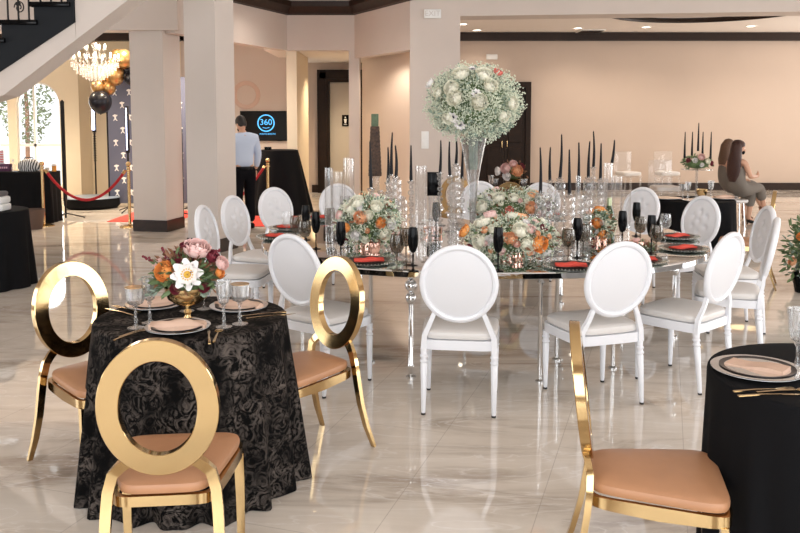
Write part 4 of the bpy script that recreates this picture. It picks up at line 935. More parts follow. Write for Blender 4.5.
# ---- low arrangements on the mirrored table
def low(name, px, pyc, Y, rpx, rzpx, lst, label, seed, br=1500, back=('cream','peach','pink')):
    random.seed(seed); zc = Zat(pyc,Y); x = Xat(px,Y,zc); R = (rpx*Y/F, rpx*Y/F*.8, rzpx*Y/F)
    R = (R[0], R[1], min(R[2], zc-TT-.005)); 
    t = thing('flower_arrangement', label, 'flowers', (x,Y,TT), 0, 'flower arrangements on the mirrored table'); c = (0,0,zc-TT)
    MB().ball(c,(R[0]*.6,R[1]*.6,R[2]*.7),12,8).build('moss_core','leaf',t); MB().lathe([(.001,0),(.07,0),(.075,.05),(.001,.05)],14).build('bowl','rosegold',t)
    greens(t,'foliage','leaf',240,R,c,up=-.9,ln=.045,wd=.017,inner=.6); greens(t,'eucalyptus','leafgrey',230,R,c,up=-.8,ln=.038,wd=.022,inner=.75); greens(t,'bronze_foliage','leafbrown',50,R,c,up=-.5,ln=.05,wd=.02,inner=.8,twig=False)
    breath(t, br*2, R, c, up=-.6, r=.0052, inner=.8, outer=1.08)
    bloom_set(t, (x,Y,zc), R, Y, lst)
    for i in range(int(R[0]*90)):      # smaller filler blooms facing the camera side too
        a = random.uniform(-PI,0); e = random.uniform(-.5,1.1); add_flower(t,random.choice(('cream','cream','white','pink','peach')),(R[0]*math.cos(a)*math.cos(e),R[1]*math.sin(a)*math.cos(e),c[2]+R[2]*math.sin(e)*.95),random.uniform(.018,.028),(math.cos(a)*math.cos(e),math.sin(a)*math.cos(e),math.sin(e)+.1))
    for i in range(8):
        a = random.uniform(.15,PI-.15); e = random.uniform(0,1.1); add_flower(t,random.choice(back),(R[0]*math.cos(a)*math.cos(e),R[1]*math.sin(a)*math.cos(e),c[2]+R[2]*math.sin(e)),.035,(math.cos(a),math.sin(a),.6))
    return t
low('a', 368,222,5.55, 31,30, [(358,201,'cream',7),(362,215,'peach',6.5),(369,213,'cream',5),(350,207,'cream',5),(381,220,'orange',5),(347,225,'orange',5),(377,205,'cream',6),(385,232,'cream',6),(340,214,'pink',5),(357,232,'white',5),(366,236,'cream',4),(398,235,'pink',4),(346,236,'red',3.5),(391,222,'white',5)], 'rounded arrangement of cream and peach flowers before the left candlesticks', 31)
low('b', 512,238,5.12, 45,32, [(482,222,'cream',8),(516,227,'cream',8),(477,238,'cream',7),(464,231,'orange',6.5),(506,234,'peach',6),(522,239,'cream',7),(534,239,'orange',8),(526,226,'pink',5),(489,214,'pink',6),(498,246,'pink',4),(470,246,'red',4),(545,250,'white',5),(511,215,'cream',5),(541,226,'red',4),(487,236,'white',5)], 'wide front arrangement of cream and orange roses behind the first two chairs', 32)
low('c', 512,209,6.35, 41,20, [(490,214,'pink',6),(480,205,'cream',6),(519,215,'peach',6),(505,207,'coral',4),(526,205,'peach',6),(510,196,'cream',5),(536,212,'pink',5),(496,196,'cream',6),(545,205,'red',5),(529,194,'peach',4)], 'arrangement of pale pink roses at the back of the trumpet vase', 33)
low('d', 598,226,5.9, 15,20, [(599,209,'orange',4.5),(594,222,'orange',5),(600,233,'orange',5),(590,212,'peach',4),(605,222,'cream',4),(593,238,'red',4)], 'small arrangement of orange flowers left of the champagne bottle', 34, 500, ('orange','cream'))
low('e', 640,246,5.6, 12,9, [(636,240,'pink',3.5),(645,243,'red',3.5),(640,250,'orange',3.5)], 'tiny arrangement of pink flowers between the black flutes at the right end', 35, 200, ('pink','red'))
low('f', 433,238,6.3, 14,10, [(428,232,'peach',4),(436,234,'pink',4),(441,240,'cream',4)], 'small low arrangement just behind the middle chair', 36, 250, ('pink','cream'))
# ---- gold compote with bouquet on the lace table
P = at(188,321,ZL)
MBc = MB(); MBc.lathe([(.001,0),(.054,0),(.056,.004),(.04,.010),(.016,.018),(.012,.03),(.019,.042),(.012,.056),(.016,.070),(.05,.080),(.085,.105),(.098,.14),(.100,.158),(.096,.158),(.092,.14),(.08,.112),(.001,.09)],32)
tag(MBc.build('compote_bowl','brass',loc=tuple(P)), 'gold footed compote bowl in the middle of the lace table', 'bowl')
t = thing('flower_bouquet', 'bouquet with a large white bloom and orange rose in the gold bowl', 'flowers', (P.x,P.y,P.z+.10)); random.seed(41)
MB().ball((0,0,.07),(.088,.088,.085),12,8).build('moss_core','leaf',t); c = (0,0,.09); R = (.135,.12,.105)
greens(t,'foliage','leaf',260,R,c,up=-.25,ln=.06,wd=.02,inner=.5); greens(t,'bronze_foliage','leafbrown',150,(R[0],R[1],R[2]*1.25),c,up=-.1,ln=.05,wd=.016,inner=.6)
for s_, b in ((-1,1),(1,.5)):      # trailing sprigs at the left and right
    e1 = MB()
    for k in range(7):
        y = -.05+.02*k; p0 = Vector((s_*.09,y,.06)); p1 = Vector((s_*(.15+.012*k)*b,y-.02,.03+.01*k)); e1.tube([p0, (p0+p1)/2+Vector((0,0,.02)), p1],.0015,4)
        for j in range(6): leaf(e1, p0+(p1-p0)*(.3+.12*j), (s_,random.uniform(-1,1),random.uniform(-1,.5)), .03,.014)
    e1.build('eucalyptus','leafgrey',t,0)
for px, py, kind, rp in ((194,270,'daisy',16),(172,268,'orange',11),(198,250,'pink',14),(184,262,'red',7),(213,256,'red',8),(222,263,'pink',8),(220,272,'orange',6),(178,255,'red',6),(187,246,'red',6),(160,262,'pink',6),(208,283,'red',6),(183,283,'red',6)):
    Yc = P.y; v = onball(px,py,kind,rp,1.0,(P.x,P.y,P.z+.19),(.135,.12,.115),Yc); add_flower(t,kind,Vector((0,0,.09))+v,rp*Yc/F*1.05,Vector((v.x*.6,v.y-.03,v.z*.8)))
for x0, y0, a in ((-.05,0,-.5),(.08,0,.55),(.02,.03,.2),(-.09,.0,-.9)):
    b = MB(); p0 = Vector((x0,y0,.12)); p1 = p0+Vector((math.sin(a),-.1,math.cos(a)))*.12; b.tube([p0,p1],.0015,4)
    for j in range(14): q = p0+(p1-p0)*(.4+.045*j); b.ball(q+rdir(-1)*.008,.006,5,4)
    b.build('berry_spray','f_red',t)
# ---- floral candle stand on the far black table
tx, ty = BX, BY
t = thing('candle_stand', 'crystal stemmed stand carrying a flower ring on the far black draped table', 'candelabra', (tx,ty,ZL)); zt_ = Zat(168,ty)-ZL
s_ = MB(); s_.lathe([(.001,0),(.06,0),(.06,.008),(.015,.02),(.001,.02)],14); k = 9
for i in range(k): s_.ball((0,0,.02+(zt_-.04)*(i+.5)/k),(.018,.018,(zt_-.04)/k*.5),8,5)
s_.build('stem','crystal',t,0); MB().lathe([(.001,zt_-.02),(.17,zt_-.02),(.17,zt_-.01),(.001,zt_-.01)],24).build('plate','crystal',t)
f2 = thing('flower_ring', 'low ring of green foliage and pale flowers on the crystal stand', 'flowers', (tx,ty,ZL+zt_-.009)); random.seed(43)
greens(f2,'foliage','leaf',200,(.17,.15,.08),(0,0,.075),up=-.6,ln=.04,wd=.02,inner=.4); MB().ball((0,0,.055),(.13,.12,.054),12,8).build('moss_core','leaf',f2)
for px, py, kind, rp in ((697,157,'pink',4),(691,160,'white',3),(703,161,'cream',3),(686,160,'red',3),(708,163,'red',3),(697,164,'white',2.5)):
    v = onball(px,py,kind,rp,1.0,(tx,ty,ZL+zt_+.07),(.17,.15,.09),ty); add_flower(f2,kind,Vector((0,0,.08))+v,rp*ty/F,v)
for i, (px, y0, y1) in enumerate(((684.5,132,158),(692.5,132,156),(698,123,151),(703,132,158),(710.5,132,159))):
    z1 = Zat(y1,ty); candle(Xat(px,ty,z1), ty+.02*(i%2), z1, Zat(y0,ty)-z1, 'black taper candle on the flower ring stand, '+['leftmost of the five','second of the five from the left','tallest in the middle of the five','fourth of the five from the left','rightmost of the five'][i], 'black candles on the flower ring stand')
def far_setting(cx, cy, lst, grp):
    for px, dy, pr, lb, cat in lst: place(pr, (Xat(px,cy+dy,.9), cy+dy, ZL), lb, cat, grp)
far_setting(BX, BY, ((688,-.12,HIGH,'crystal goblet left of the stand on the far black draped table','glass'),(683,-.02,GOBLET,'gold rimmed goblet at the outer left of the far black draped table','glass'),(711,.05,HIGH,'crystal goblet right of the stand on the far black draped table','glass'),(668,.0,WHITEP,'white charger plate at the left of the far black draped table','plate'),(724,.0,WHITEP,'white charger plate at the right of the far black draped table','plate'),(697,-.25,WHITEP,'white charger plate at the front of the far black draped table','plate')), None)
pf = at(701,200,ZL); tag(MB().lathe([(.001,0),(.035,0),(.03,.01),(.012,.03),(.03,.05),(.055,.08),(.06,.13),(.056,.13),(.045,.08),(.001,.06)],20).build('gold_bowl','brass',loc=(Xat(702,BY-.2,.9),BY-.2,ZL)), 'small gold bowl under the flower ring stand', 'bowl')
for px, nm in ((718,'nearer'),(731,'farther')):
    x = Xat(px,9.35,.8)
nk = dup(NBEI, (Xat(724,BY,.9),BY,ZL+.019), .2, 'pale folded napkin on the right charger of the far black table'); nk['category'] = 'napkin'
# small bouquet on the far table behind the trumpet vase
t = thing('small_bouquet', 'small bouquet of pink and peach roses on the far table before the dark door', 'flowers', (GX,GY,ZL+.16)); random.seed(44)
tag(MB().lathe([(.001,0),(.05,0),(.015,.02),(.015,.06),(.08,.10),(.10,.158),(.096,.158),(.07,.11),(.001,.08)],20).build('compote_bowl','brass',loc=(GX,GY,ZL)), 'gold compote bowl under the small far bouquet', 'bowl')
MB().ball((0,0,.075),(.12,.1,.075),12,8).build('moss_core','leaf',t)
greens(t,'foliage','leafbrown',90,(.17,.13,.13),(0,0,.09),up=-.2,ln=.05,wd=.02,inner=.5); 
for px, py, kind, rp in ((505,168,'pink',6),(515,170,'peach',6.5),(498,171,'white',5),(506,175,'white',5),(512,164,'pink',4.5),(520,166,'red',3.5)):
    v = onball(px,py,kind,rp,1.0,(GX,GY,ZL+.26),(.2,.15,.14),GY); add_flower(t,kind,Vector((0,0,.10))+v,rp*GY/F,v)
far_setting(GX, GY, ((495,-.15,GOBLET,'gold rimmed goblet left of the small far bouquet','glass'),(524,-.15,GOBLET,'gold rimmed goblet right of the small far bouquet','glass'),(491,.02,HIGH,'crystal goblet at the outer left of the small far bouquet','glass')), None)
# flowers at the right edge
pr_ = at(806,292); st2 = thing('plant_stand', 'dark plant stand behind the arrangement at the right edge', 'stand', (pr_.x+.34,pr_.y+.45,0)); MB().rbox(-.14,.14,-.14,.14,0,.85,.01).build('pedestal','darkwood',st2)
t = thing('floor_flowers', 'leafy floor arrangement with orange and white blooms at the right edge', 'flowers', (pr_.x,pr_.y,0)); random.seed(46)
MB().lathe([(.001,0),(.10,0),(.13,.15),(.12,.2),(.001,.2)],20).build('pot','blackgloss',t)
greens(t,'foliage','leaf',420,(.22,.18,.36),(0,0,.40),up=-.8,ln=.08,wd=.03,inner=.3); greens(t,'eucalyptus','leafgrey',140,(.2,.18,.34),(0,0,.40),up=-.8,ln=.07,wd=.03)
for q in ((-.12,-.12,.55,'orange'),(-.05,-.14,.38,'cream'),(-.16,-.05,.30,'peach'),(-.08,-.12,.22,'white'),(.02,-.16,.52,'coral'),(-.02,-.15,.66,'orange')): add_flower(t,q[3],q[:3],.05,(q[0],q[1],.1))
# ================================================================== LEFT SIDE
def stanchion(x, y, lb):
    t = thing('rope_post', lb, 'post', (x,y,0), 0, 'gold rope posts')
    MB().lathe([(.001,0),(.16,0),(.16,.012),(.12,.028),(.03,.04),(.025,.05),(.001,.05)],28).build('base','brass',t)
    MB().lathe([(.0235,.05),(.0235,.90),(.03,.905),(.03,.93),(.02,.935),(.001,.935)],18).build('pole','brass',t)
    MB().ball((0,0,.972),.038,14,10).build('finial','brass',t); MB().lathe([(.024,.86),(.040,.865),(.040,.885),(.024,.89)],16).build('rope_ring','brass',t); return t
S1, S2 = at(44,226), at(130,227); S3 = Vector((Xat(268,13.7,.5),13.7,0))
stanchion(S1.x,S1.y,'gold rope post before the long black table'); stanchion(S2.x,S2.y,'gold rope post touching the left edge of the pillar'); stanchion(S3.x,S3.y,'gold rope post before the black tent table near the man')
def rope(p, q, sag, lb):
    t = MB(); n = 18; pts = []
    for i in range(n+1): u = i/n; v = p.lerp(q,u); pts.append((v.x,v.y,v.z-sag*4*u*(1-u)))
    t.tube(pts,.022,10); o = t.build('velvet_rope','velvet'); tag(o, lb, 'rope')
    h = MB()
    for e, f_ in ((pts[0],pts[1]),(pts[-1],pts[-2])): h = MB(); h.tube([e, tuple(Vector(e).lerp(Vector(f_),.5))],.025,10); h.build('end_hook','brass',o)
rope(Vector((S1.x+.05,S1.y,.875)), Vector((S2.x-.05,S2.y,.875)), .46, 'red velvet rope hanging between the two gold posts at the left')
rope(Vector((S3.x-.05,S3.y-.01,.875)), Vector((S3.x-.75,S3.y-.5,.12)), .10, 'red velvet rope falling from the post beside the man')
for (a,b,c_,d_), lb in (((-4.75,-3.6,13.2,14.8),'red carpet by the round platform behind the left pillar'),((-3.0,-1.75,12.6,13.95),'red carpet at the feet of the man')):
    tag(MB().rbox(a,b,c_,d_,.001,.009,.003).build('carpet_mat','carpet'), lb, 'carpet')
pt = at(95,207); t = thing('round_platform', 'low round black platform behind the red rope', 'platform', (pt.x,pt.y-.12,0))
MB().lathe([(.001,.0),(.44,.0),(.50,.06),(.50,.19),(.001,.19)],48).build('base','black',t); MB().lathe([(.001,.191),(.50,.191),(.51,.20),(.50,.212),(.001,.212)],48).build('deck', mat('dark_blue_grey_top',(.22,.27,.34),.3), t)
# light stands
def lstand(x, y, h, lb, led=None):
    t = thing('light_stand', lb, 'stand', (x,y,0)); MB().tube([(0,0,.02),(0,0,h)],.016,8).build('pole','iron',t)
    for k in range(3):
        a = k*2*PI/3+.4; MB().tube([(0,0,.10),(.30*math.cos(a),.30*math.sin(a),.015)],.011,6).build('leg','iron',t)
    if led:
        z0, z1, m = led; MB().tube([(0,-.045,z0),(0,-.045,z1)],.028 if m == 'led' else .009,10).build('light_tube','led',t); MB().rbox(-.035,.035,-.02,.02,z0-.05,z1+.03,.004).build('light_housing','iron',t)
    return t
q = at(66,219); b_ = lstand(q.x, q.y, Zat(100,q.y), 'thick black pole stand before the arched window'); MB().tube([(0,0,.3),(0,0,Zat(100,q.y)-.02)],.032,10).build('sleeve','iron',b_)
q = Vector((Xat(95,16.0,1),16.0,0)); b_ = lstand(q.x,q.y,Zat(108,16), 'slim stand with glowing tube light above the round platform', (Zat(130,16),Zat(109,16),'led'))
cb = MB()
for k in range(12): cb.lathe([(.02,0),(.034,.012),(.02,.024)],10,loc=(0,0,Zat(161,16)+k*.047))
cb.build('coiled_cable','iron',b_)
q = at(131,215); lstand(Xat(128,14.6,1),14.6,Zat(106,14.6),'black stand with a narrow light panel beside the pillar', (Zat(150,14.6),Zat(108,14.6),'ledthin'))
lstand(Xat(182,13.6,1),13.6,1.5,'black stand glimpsed in the gap between the pillars')
# fabric backdrop with scattered white motifs
yb = 15.4; xb0, xb1 = Xat(109,yb), Xat(188,yb); hB = Zat(77,yb)
t = thing('photo_backdrop', 'blue grey photo backdrop with rows of white motifs behind the left pillar', 'backdrop', ((xb0+xb1)/2,yb,0)); hw = (xb1-xb0)/2
MB().rbox(-hw,hw,-.02,.02,.08,hB,.004).build('fabric_panel','backdrop',t)
for s_ in (-1,1): MB().tube([(s_*(hw+.02),0,0.001),(s_*(hw+.02),0,hB)],.015,8).build('frame_pole','iron',t); MB().rbox(s_*hw-.02,s_*hw+.02,-.3,.3,0,.02,.004).build('foot','iron',t)
for r in range(9):
    for k in range(6):
        x = -hw+.14+k*.27+(.135 if r%2 else 0); z = .28+r*.235
        if x > hw-.09: continue
        b = MB(); y = -.0245; x0_, z0_ = x, z
        for pl in ([(-.05,.04),(-.01,.06),(.045,.045),(.03,.02),(.012,.02),(.015,-.03),(.04,-.055),(.03,-.065),(-.005,-.035),(-.03,-.065),(-.04,-.055),(-.015,-.02),(-.02,.015),(-.045,.02)],):
            b.prism([(x+p[0],z+p[1]) for p in pl],0,.003,T=Matrix(((1,0,0,0),(0,0,1,y),(0,1,0,0),(0,0,0,1))))
        b.build('white_motif','paper',t,0)
# balloons
random.seed(51); yB = 14.9
for i, (px, py, r, m, lb) in enumerate(((100,102,10,'blackballoon','large round black balloon under the gold ones'),(115,75,9,'goldballoon','largest gold balloon, right of the chandelier'),(125,59,8,'goldballoon','gold balloon highest beside the pillar'),(118,56,6,'goldballoon','gold balloon behind the highest one'),(98,87,6,'goldballoon','gold balloon above the big black one, left'),(109,88,6,'goldballoon','gold balloon above the big black one, right'),(104,80,5,'goldballoon','small gold balloon low under the chandelier crystals'),(113,64,5,'goldballoon','gold balloon touching the chandelier arm'),
    (128,70,6,'blackballoon','black balloon nearest the pillar'),(122,67,4.5,'blackballoon','small black balloon between the gold ones'),(130,79,5,'blackballoon','lowest black balloon by the pillar'),(126,76,3.5,'blackballoon','tiny black balloon among the gold ones'))):
    y = yB+random.uniform(-.12,.12); R_ = r*y/F*1.1; o = thing('balloon', lb, 'balloon', (Xat(px,y,2.2),y,Zat(py,y)), 0, 'balloon garland')
    MB().lathe([(max(.001,R_*math.sin(PI*j/14)*(1-.05*math.cos(PI*j/14)) ), -R_*1.08*math.cos(PI*j/14)) for j in range(15)],24).build('skin',m,o,80); MB().lathe([(.001,-R_*1.12),(.014,-R_*1.14),(.006,-R_*1.07),(.001,-R_*1.06)],10).build('knot',m,o)
gl = MB(); gl.tube([(Xat(px,yB+.05,2),yB+.18,Zat(py,yB)) for px,py in ((100,100),(104,86),(113,78),(122,66),(128,56),(134,45),(140,28))],.012,6)
gl.tube([(Xat(140,yB+.05,2),yB+.18,Zat(28,yB)),(Xat(140,yB,2),yB+.18,3.42)],.008,5); tag(gl.build('garland_cord','iron'), 'cord carrying the balloon garland behind the pillar', 'cord')
# chandelier
yc = 14.0; xc_, zc_ = Xat(95,yc,2.5), Zat(62,yc); sc_ = yc/F
ch = thing('chandelier', 'glowing crystal chandelier with two tiers of lamps above the balloons', 'chandelier', (xc_,yc,zc_))
MB().tube([(0,0,.30),(0,0,3.42-zc_)],.008,6).build('chain','chrome',ch); MB().lathe([(.001,3.40-zc_),(.07,3.405-zc_),(.06,3.42-zc_),(.001,3.42-zc_)],16).build('canopy','chrome',ch)
MB().lathe([(.001,-.42),(.03,-.38),(.02,-.3),(.05,-.2),(.02,-.1),(.04,.05),(.015,.15),(.05,.3),(.001,.33)],14).build('column','crystal',ch,0)
for k in range(14):
    up_ = k >= 9; n_ = 5 if up_ else 9; a = 2*PI*(k if not up_ else k-9)/n_+.2; r = .17 if up_ else .38; z = .22 if up_ else .06
    ar = MB(); ar.tube([(0,0,z-.12),(r*.5*math.cos(a),r*.5*math.sin(a),z-.16),(r*math.cos(a),r*math.sin(a),z-.02)],.008,6); ar.lathe([(.001,-.02),(.03,-.015),(.034,0),(.001,0)],10,loc=(r*math.cos(a),r*math.sin(a),z)); q = ar.build('arm','crystal',ch)
    MB().ball((r*math.cos(a),r*math.sin(a),z+.045),(.021,.021,.045),8,6).build('bulb','bulb',q)
random.seed(5)
for ring_, (r, z0, n_, ln) in ((q[0], (q[1][0], q[1][1]*.72, q[1][2], q[1][3]*.72)) for q in enumerate(((.38,-.02,34,.15),(.34,-.05,30,.19),(.29,-.09,26,.22),(.24,-.12,22,.24),(.2,-.17,20,.24),(.15,-.22,14,.24),(.10,-.26,10,.24),(.17,.18,18,.12),(.40,.05,34,.07)))):
    st_ = MB()
    for k in range(n_):
        a = 2*PI*k/n_
        for j in range(int(ln/.03)): st_.add([(r*math.cos(a)+v[0]*.011, r*math.sin(a)+v[1]*.011, z0-j*.032+v[2]*.017) for v in ((1,0,0),(-1,0,0),(0,1,0),(0,-1,0),(0,0,1),(0,0,-1))], [(0,2,4),(2,1,4),(1,3,4),(3,0,4),(2,0,5),(1,2,5),(3,1,5),(0,3,5)])
    tag(st_.build('crystal_strands','lustre',ch,0), kind='stuff')
pl_ = bpy.data.lights.new('chandelier_glow','POINT'); pl_.energy = 24; pl_.color = (1,.82,.60); pl_.shadow_soft_size = .3; po = bpy.data.objects.new('chandelier_glow',pl_); C.objects.link(po); po.location = (xc_,yc-.0,zc_+.05)
# things on the long black table
def on_t(px, y, z=.8205): return Vector((Xat(px,y,z+.1),y,z))
p = on_t(29,13.25); hb_ = thing('zebra_bag', 'black and white zebra striped bag on the long black table', 'bag', tuple(p))
zm, nt, pz = newmat('zebra_print'); wv = nt.nodes.new('ShaderNodeTexWave'); wv.inputs['Scale'].default_value = 9; wv.inputs['Distortion'].default_value = 5; rp_ = nt.nodes.new('ShaderNodeValToRGB'); rp_.color_ramp.elements[0].position = .45; rp_.color_ramp.elements[1].position = .52; rp_.color_ramp.elements[0].color = (.01,.01,.012,1); rp_.color_ramp.elements[1].color = (.75,.75,.75,1)
tcz = nt.nodes.new('ShaderNodeTexCoord'); nt.links.new(tcz.outputs['Object'],wv.inputs[0]); nt.links.new(wv.outputs[1],rp_.inputs[0]); nt.links.new(rp_.outputs[0],pz.inputs[0])
MB().lathe([(.001,0),(.14,0),(.18,.05),(.17,.13),(.10,.19),(.001,.2)],20,sy=.6).build('bag_body',zm,hb_,60)
MB().tube([(-.10,0,.15),(-.06,0,.22),(.06,0,.22),(.10,0,.15)],.008,6).build('handle','iron',hb_)
p = on_t(13,13.25); o = thing('clear_bottle', 'small clear bottle with white cap beside the zebra bag', 'bottle', tuple(p)); MB().lathe([(.001,0),(.035,0),(.037,.1),(.015,.14),(.015,.16),(.001,.16)],14).build('body','glass',o); MB().lathe([(.017,.155),(.017,.19),(.001,.19)],12).build('cap','paper',o)
o = thing('candle_jar', 'amber candle jar near the right end of the long black table', 'jar', tuple(on_t(54,13.2))); MB().lathe([(.001,0),(.035,0),(.035,.09),(.001,.09)],18).build('jar_body', mat('amber_glass',(.65,.28,.03),.2,coat=.5), o); MB().lathe([(.037,.0905),(.037,.12),(.001,.12)],18).build('lid','paper',o)
o = thing('small_cup', 'small white cup left of the amber jar', 'cup', tuple(on_t(47,13.2))); MB().lathe(shell([(.028,0),(.036,.06)],.003),16).build('cup_body','paper',o)
o = thing('display_box', 'dark purple box with pale lettering at the far left of the long table', 'box', tuple(on_t(4,13.25))); M['purple'] = mat('dark_purple',(.09,.02,.07),.5); MB().rbox(-.16,.11,-.06,.06,0,.12,.006).build('box_body','purple',o); M['palepink'] = mat('pale_pink',(.8,.5,.6),.6)
for k in range(7): MB().rbox(-.13+k*.032,-.112+k*.032,-.064,-.059,.045,.075,.001).build('letter_stroke','palepink',o)
o = thing('striped_sign', 'red and white striped card standing on the dark purple box', 'card', (on_t(1,13.27).x,13.27,.8205+.1205)); M['pinkred'] = mat('pink_red',(.75,.06,.12),.6)
MB().rbox(-.08,.05,-.01,.01,0,.22,.003).build('card_panel','paper',o)
for k in range(5): MB().rbox(-.075,.045,-.014,-.009,.02+k*.04,.038+k*.04,.001).build('stripe','pinkred',o)
o = thing('folded_towel', 'white folded towel with grey top on the round black table at the left edge', 'towel', (Xat(2,8.05,.85),8.05,ZL)); MB().rbox(-.12,.05,-.1,.1,0,.07,.02).build('lower_fold','paper',o); MB().rbox(-.12,.045,-.1,.1,.0705,.14,.02).build('upper_fold','paper',o); MB().rbox(-.10,.03,-.09,.09,.1405,.19,.02).build('grey_bundle', mat('grey_cloth',(.12,.11,.11),.8), o)
bn = at(28,224); tag(MB().lathe([(.001,0),(.12,0),(.17,.30),(.165,.30),(.11,.01),(.001,.01)],20).build('waste_basket', mat('brown_basket',(.10,.06,.045),.7), loc=(Xat(31,12.35),12.35,0)), 'brown basket standing before the long black table', 'basket')
# television
xt, zt_ = Xat(265,16.9), (Zat(141,16.9)+Zat(111,16.9))/2; wT = (Xat(290,16.9)-Xat(240,16.9))/2; hT = (Zat(111,16.9)-Zat(141,16.9))/2
t = thing('television', 'wall television showing a blue 360 logo in a ring', 'television', (xt,16.999,zt_)); MB().rbox(-wT,wT,-.06,-.001,-hT,hT,.006).build('casing','blackgloss',t); MB().box(-wT+.02,wT-.02,-.0625,-.0605,-hT+.02,hT-.02).build('screen','screen',t,0)
rg = MB(); n = 48; rg.rings([[(.02+r*math.cos(2*PI*i/n), yy, .06+r*math.sin(2*PI*i/n)) for r, yy in ((.155,-.0635),(.178,-.0635),(.178,-.066),(.155,-.066))] for i in range(n)], closed=True); rg.build('logo_ring','cyan',t)
text('360', .17, 'cyan', t, (.02,-.065,.075)); rg = MB(); rg.tube([(-.05,-.065,-.03),(.02,-.065,-.045),(.09,-.065,-.03)],.006,6); rg.build('logo_arc','cyan',t); text('PHOTO BOOTH', .045, 'cyan', t, (.05,-.065,-.165))
x, z = Xat(261,15.25), 1.1205; o = thing('small_camera', 'small black camera on top of the tent table', 'camera', (Xat(268,14.5,1.12),14.5,z)); MB().rbox(-.06,.06,-.03,.03,.0,.05,.008).build('camera_body','blackgloss',o); MB().lathe([(.02,0),(.02,.04),(.001,.04)],12,T=Matrix.Translation((0,-.03,.028))@Matrix.Rotation(PI/2,4,'X')).build('lens','iron',o)
# ================================================================== PEOPLE
def skin(name, m, verts, edges, root, parent, sub=2):
    me = bpy.data.meshes.new(name); me.from_pydata([v[0] for v in verts], edges, []); o = bpy.data.objects.new(name, me); C.objects.link(o)
    sk = o.modifiers.new('skin','SKIN'); sk.use_smooth_shade = True
    for i, v in enumerate(verts):
        r = v[1]; me.skin_vertices[0].data[i].radius = (r if isinstance(r, tuple) else (r,r)); me.skin_vertices[0].data[i].use_root = (i == root)
    sb = o.modifiers.new('sub','SUBSURF'); sb.levels = sub; sb.render_levels = sub
    dg = bpy.context.evaluated_depsgraph_get(); dg.update(); nm = bpy.data.meshes.new_from_object(o.evaluated_get(dg)); bpy.data.objects.remove(o)
    nm.materials.clear(); nm.materials.append(M[m]); nm.polygons.foreach_set('use_smooth',[True]*len(nm.polygons))
    o = bpy.data.objects.new(name, nm); C.objects.link(o)
    if parent: o.parent = parent
    return o
def head(parent_bm_m, parent, c, s, yaw, pitch, hair, long_=0, mask=False):
    """face +Y in its own frame"""
    T = Matrix.Translation(c)@Matrix.Rotation(yaw,4,'Z')@Matrix.Rotation(pitch,4,'X'); b = MB()
    prof = []; n = 24; R = []
    for z, rx, ry, oy in ((-.125,.02,.03,.045),(-.115,.035,.045,.035),(-.09,.05,.062,.022),(-.05,.062,.08,.008),(0,.072,.092,0),(.04,.074,.096,-.004),(.08,.066,.086,-.008),(.105,.045,.06,-.01),(.118,.015,.02,-.01)):
        R.append([(rx*math.cos(2*PI*i/n), oy+ry*math.sin(2*PI*i/n), z) for i in range(n)])
    b.rings(R, T=T); b.ball((0,.098,-.025),(.013,.018,.024),8,6,T=T)
    for s_ in (-1,1): b.ball((s_*.075,-.005,-.02),(.010,.018,.03),8,6,T=T)
    o = b.build('head','skin',parent,60)
    e = MB(); 
    for s_ in (-1,1): e.ball((s_*.03,.083,.008),(.012,.008,.007),8,5,T=T)
    e.build('eyes','f_white',o); l = MB(); l.ball((0,.078,-.07),(.022,.012,.008),8,5,T=T); l.build('mouth','f_coral',o)
    h = MB(); R = []
    for z, rx, ry, oy in ((-.075 if not long_ else -.09,.050,.045,-.055),(-.04,.070,.070,-.035),(0,.080,.088,-.022),(.045,.083,.102,-.010),(.085,.076,.096,-.010),(.115,.052,.068,-.012),(.130,.015,.02,-.012)):
        R.append([(rx*math.cos(2*PI*i/n), oy+ry*math.sin(2*PI*i/n), z) for i in range(n)])
    h.rings(R, T=T); h.build('hair',hair,o,60)
    if mask: k = MB(); k.ball((0,.062,-.055),(.058,.045,.04),14,8,T=T); k.build('face_mask','black',o)
    return T
def hand(parent, wrist, d, palm_n, s=1.0):
    """small curled hand: palm, four fingers, thumb from the side of the palm"""
    d = Vector(d).normalized(); n = Vector(palm_n); n = (n-d*n.dot(d)).normalized(); sd = d.cross(n); W = Vector(wrist)
    V = [(tuple(W),.024*s),(tuple(W+d*.05*s),(.034*s,.017*s))]; E = [(0,1)]
    for k, (o_, ln) in enumerate(((-.03,.062),(-.010,.075),(.010,.07),(.030,.055))):
        b = W+d*.085*s+sd*o_*s; i = len(V); V += [(tuple(b),.0115*s),(tuple(b+d*ln*.5*s+n*.008*s),.009*s),(tuple(b+d*ln*.85*s+n*.03*s),.0075*s)]; E += [(1,i),(i,i+1),(i+1,i+2)]
    i = len(V); V += [(tuple(W+d*.04*s-sd*.04*s+n*.01*s),.012*s),(tuple(W+d*.075*s-sd*.055*s+n*.02*s),.009*s)]; E += [(1,i),(i,i+1)]
    return skin('hand','skin',V,E,0,parent,1)
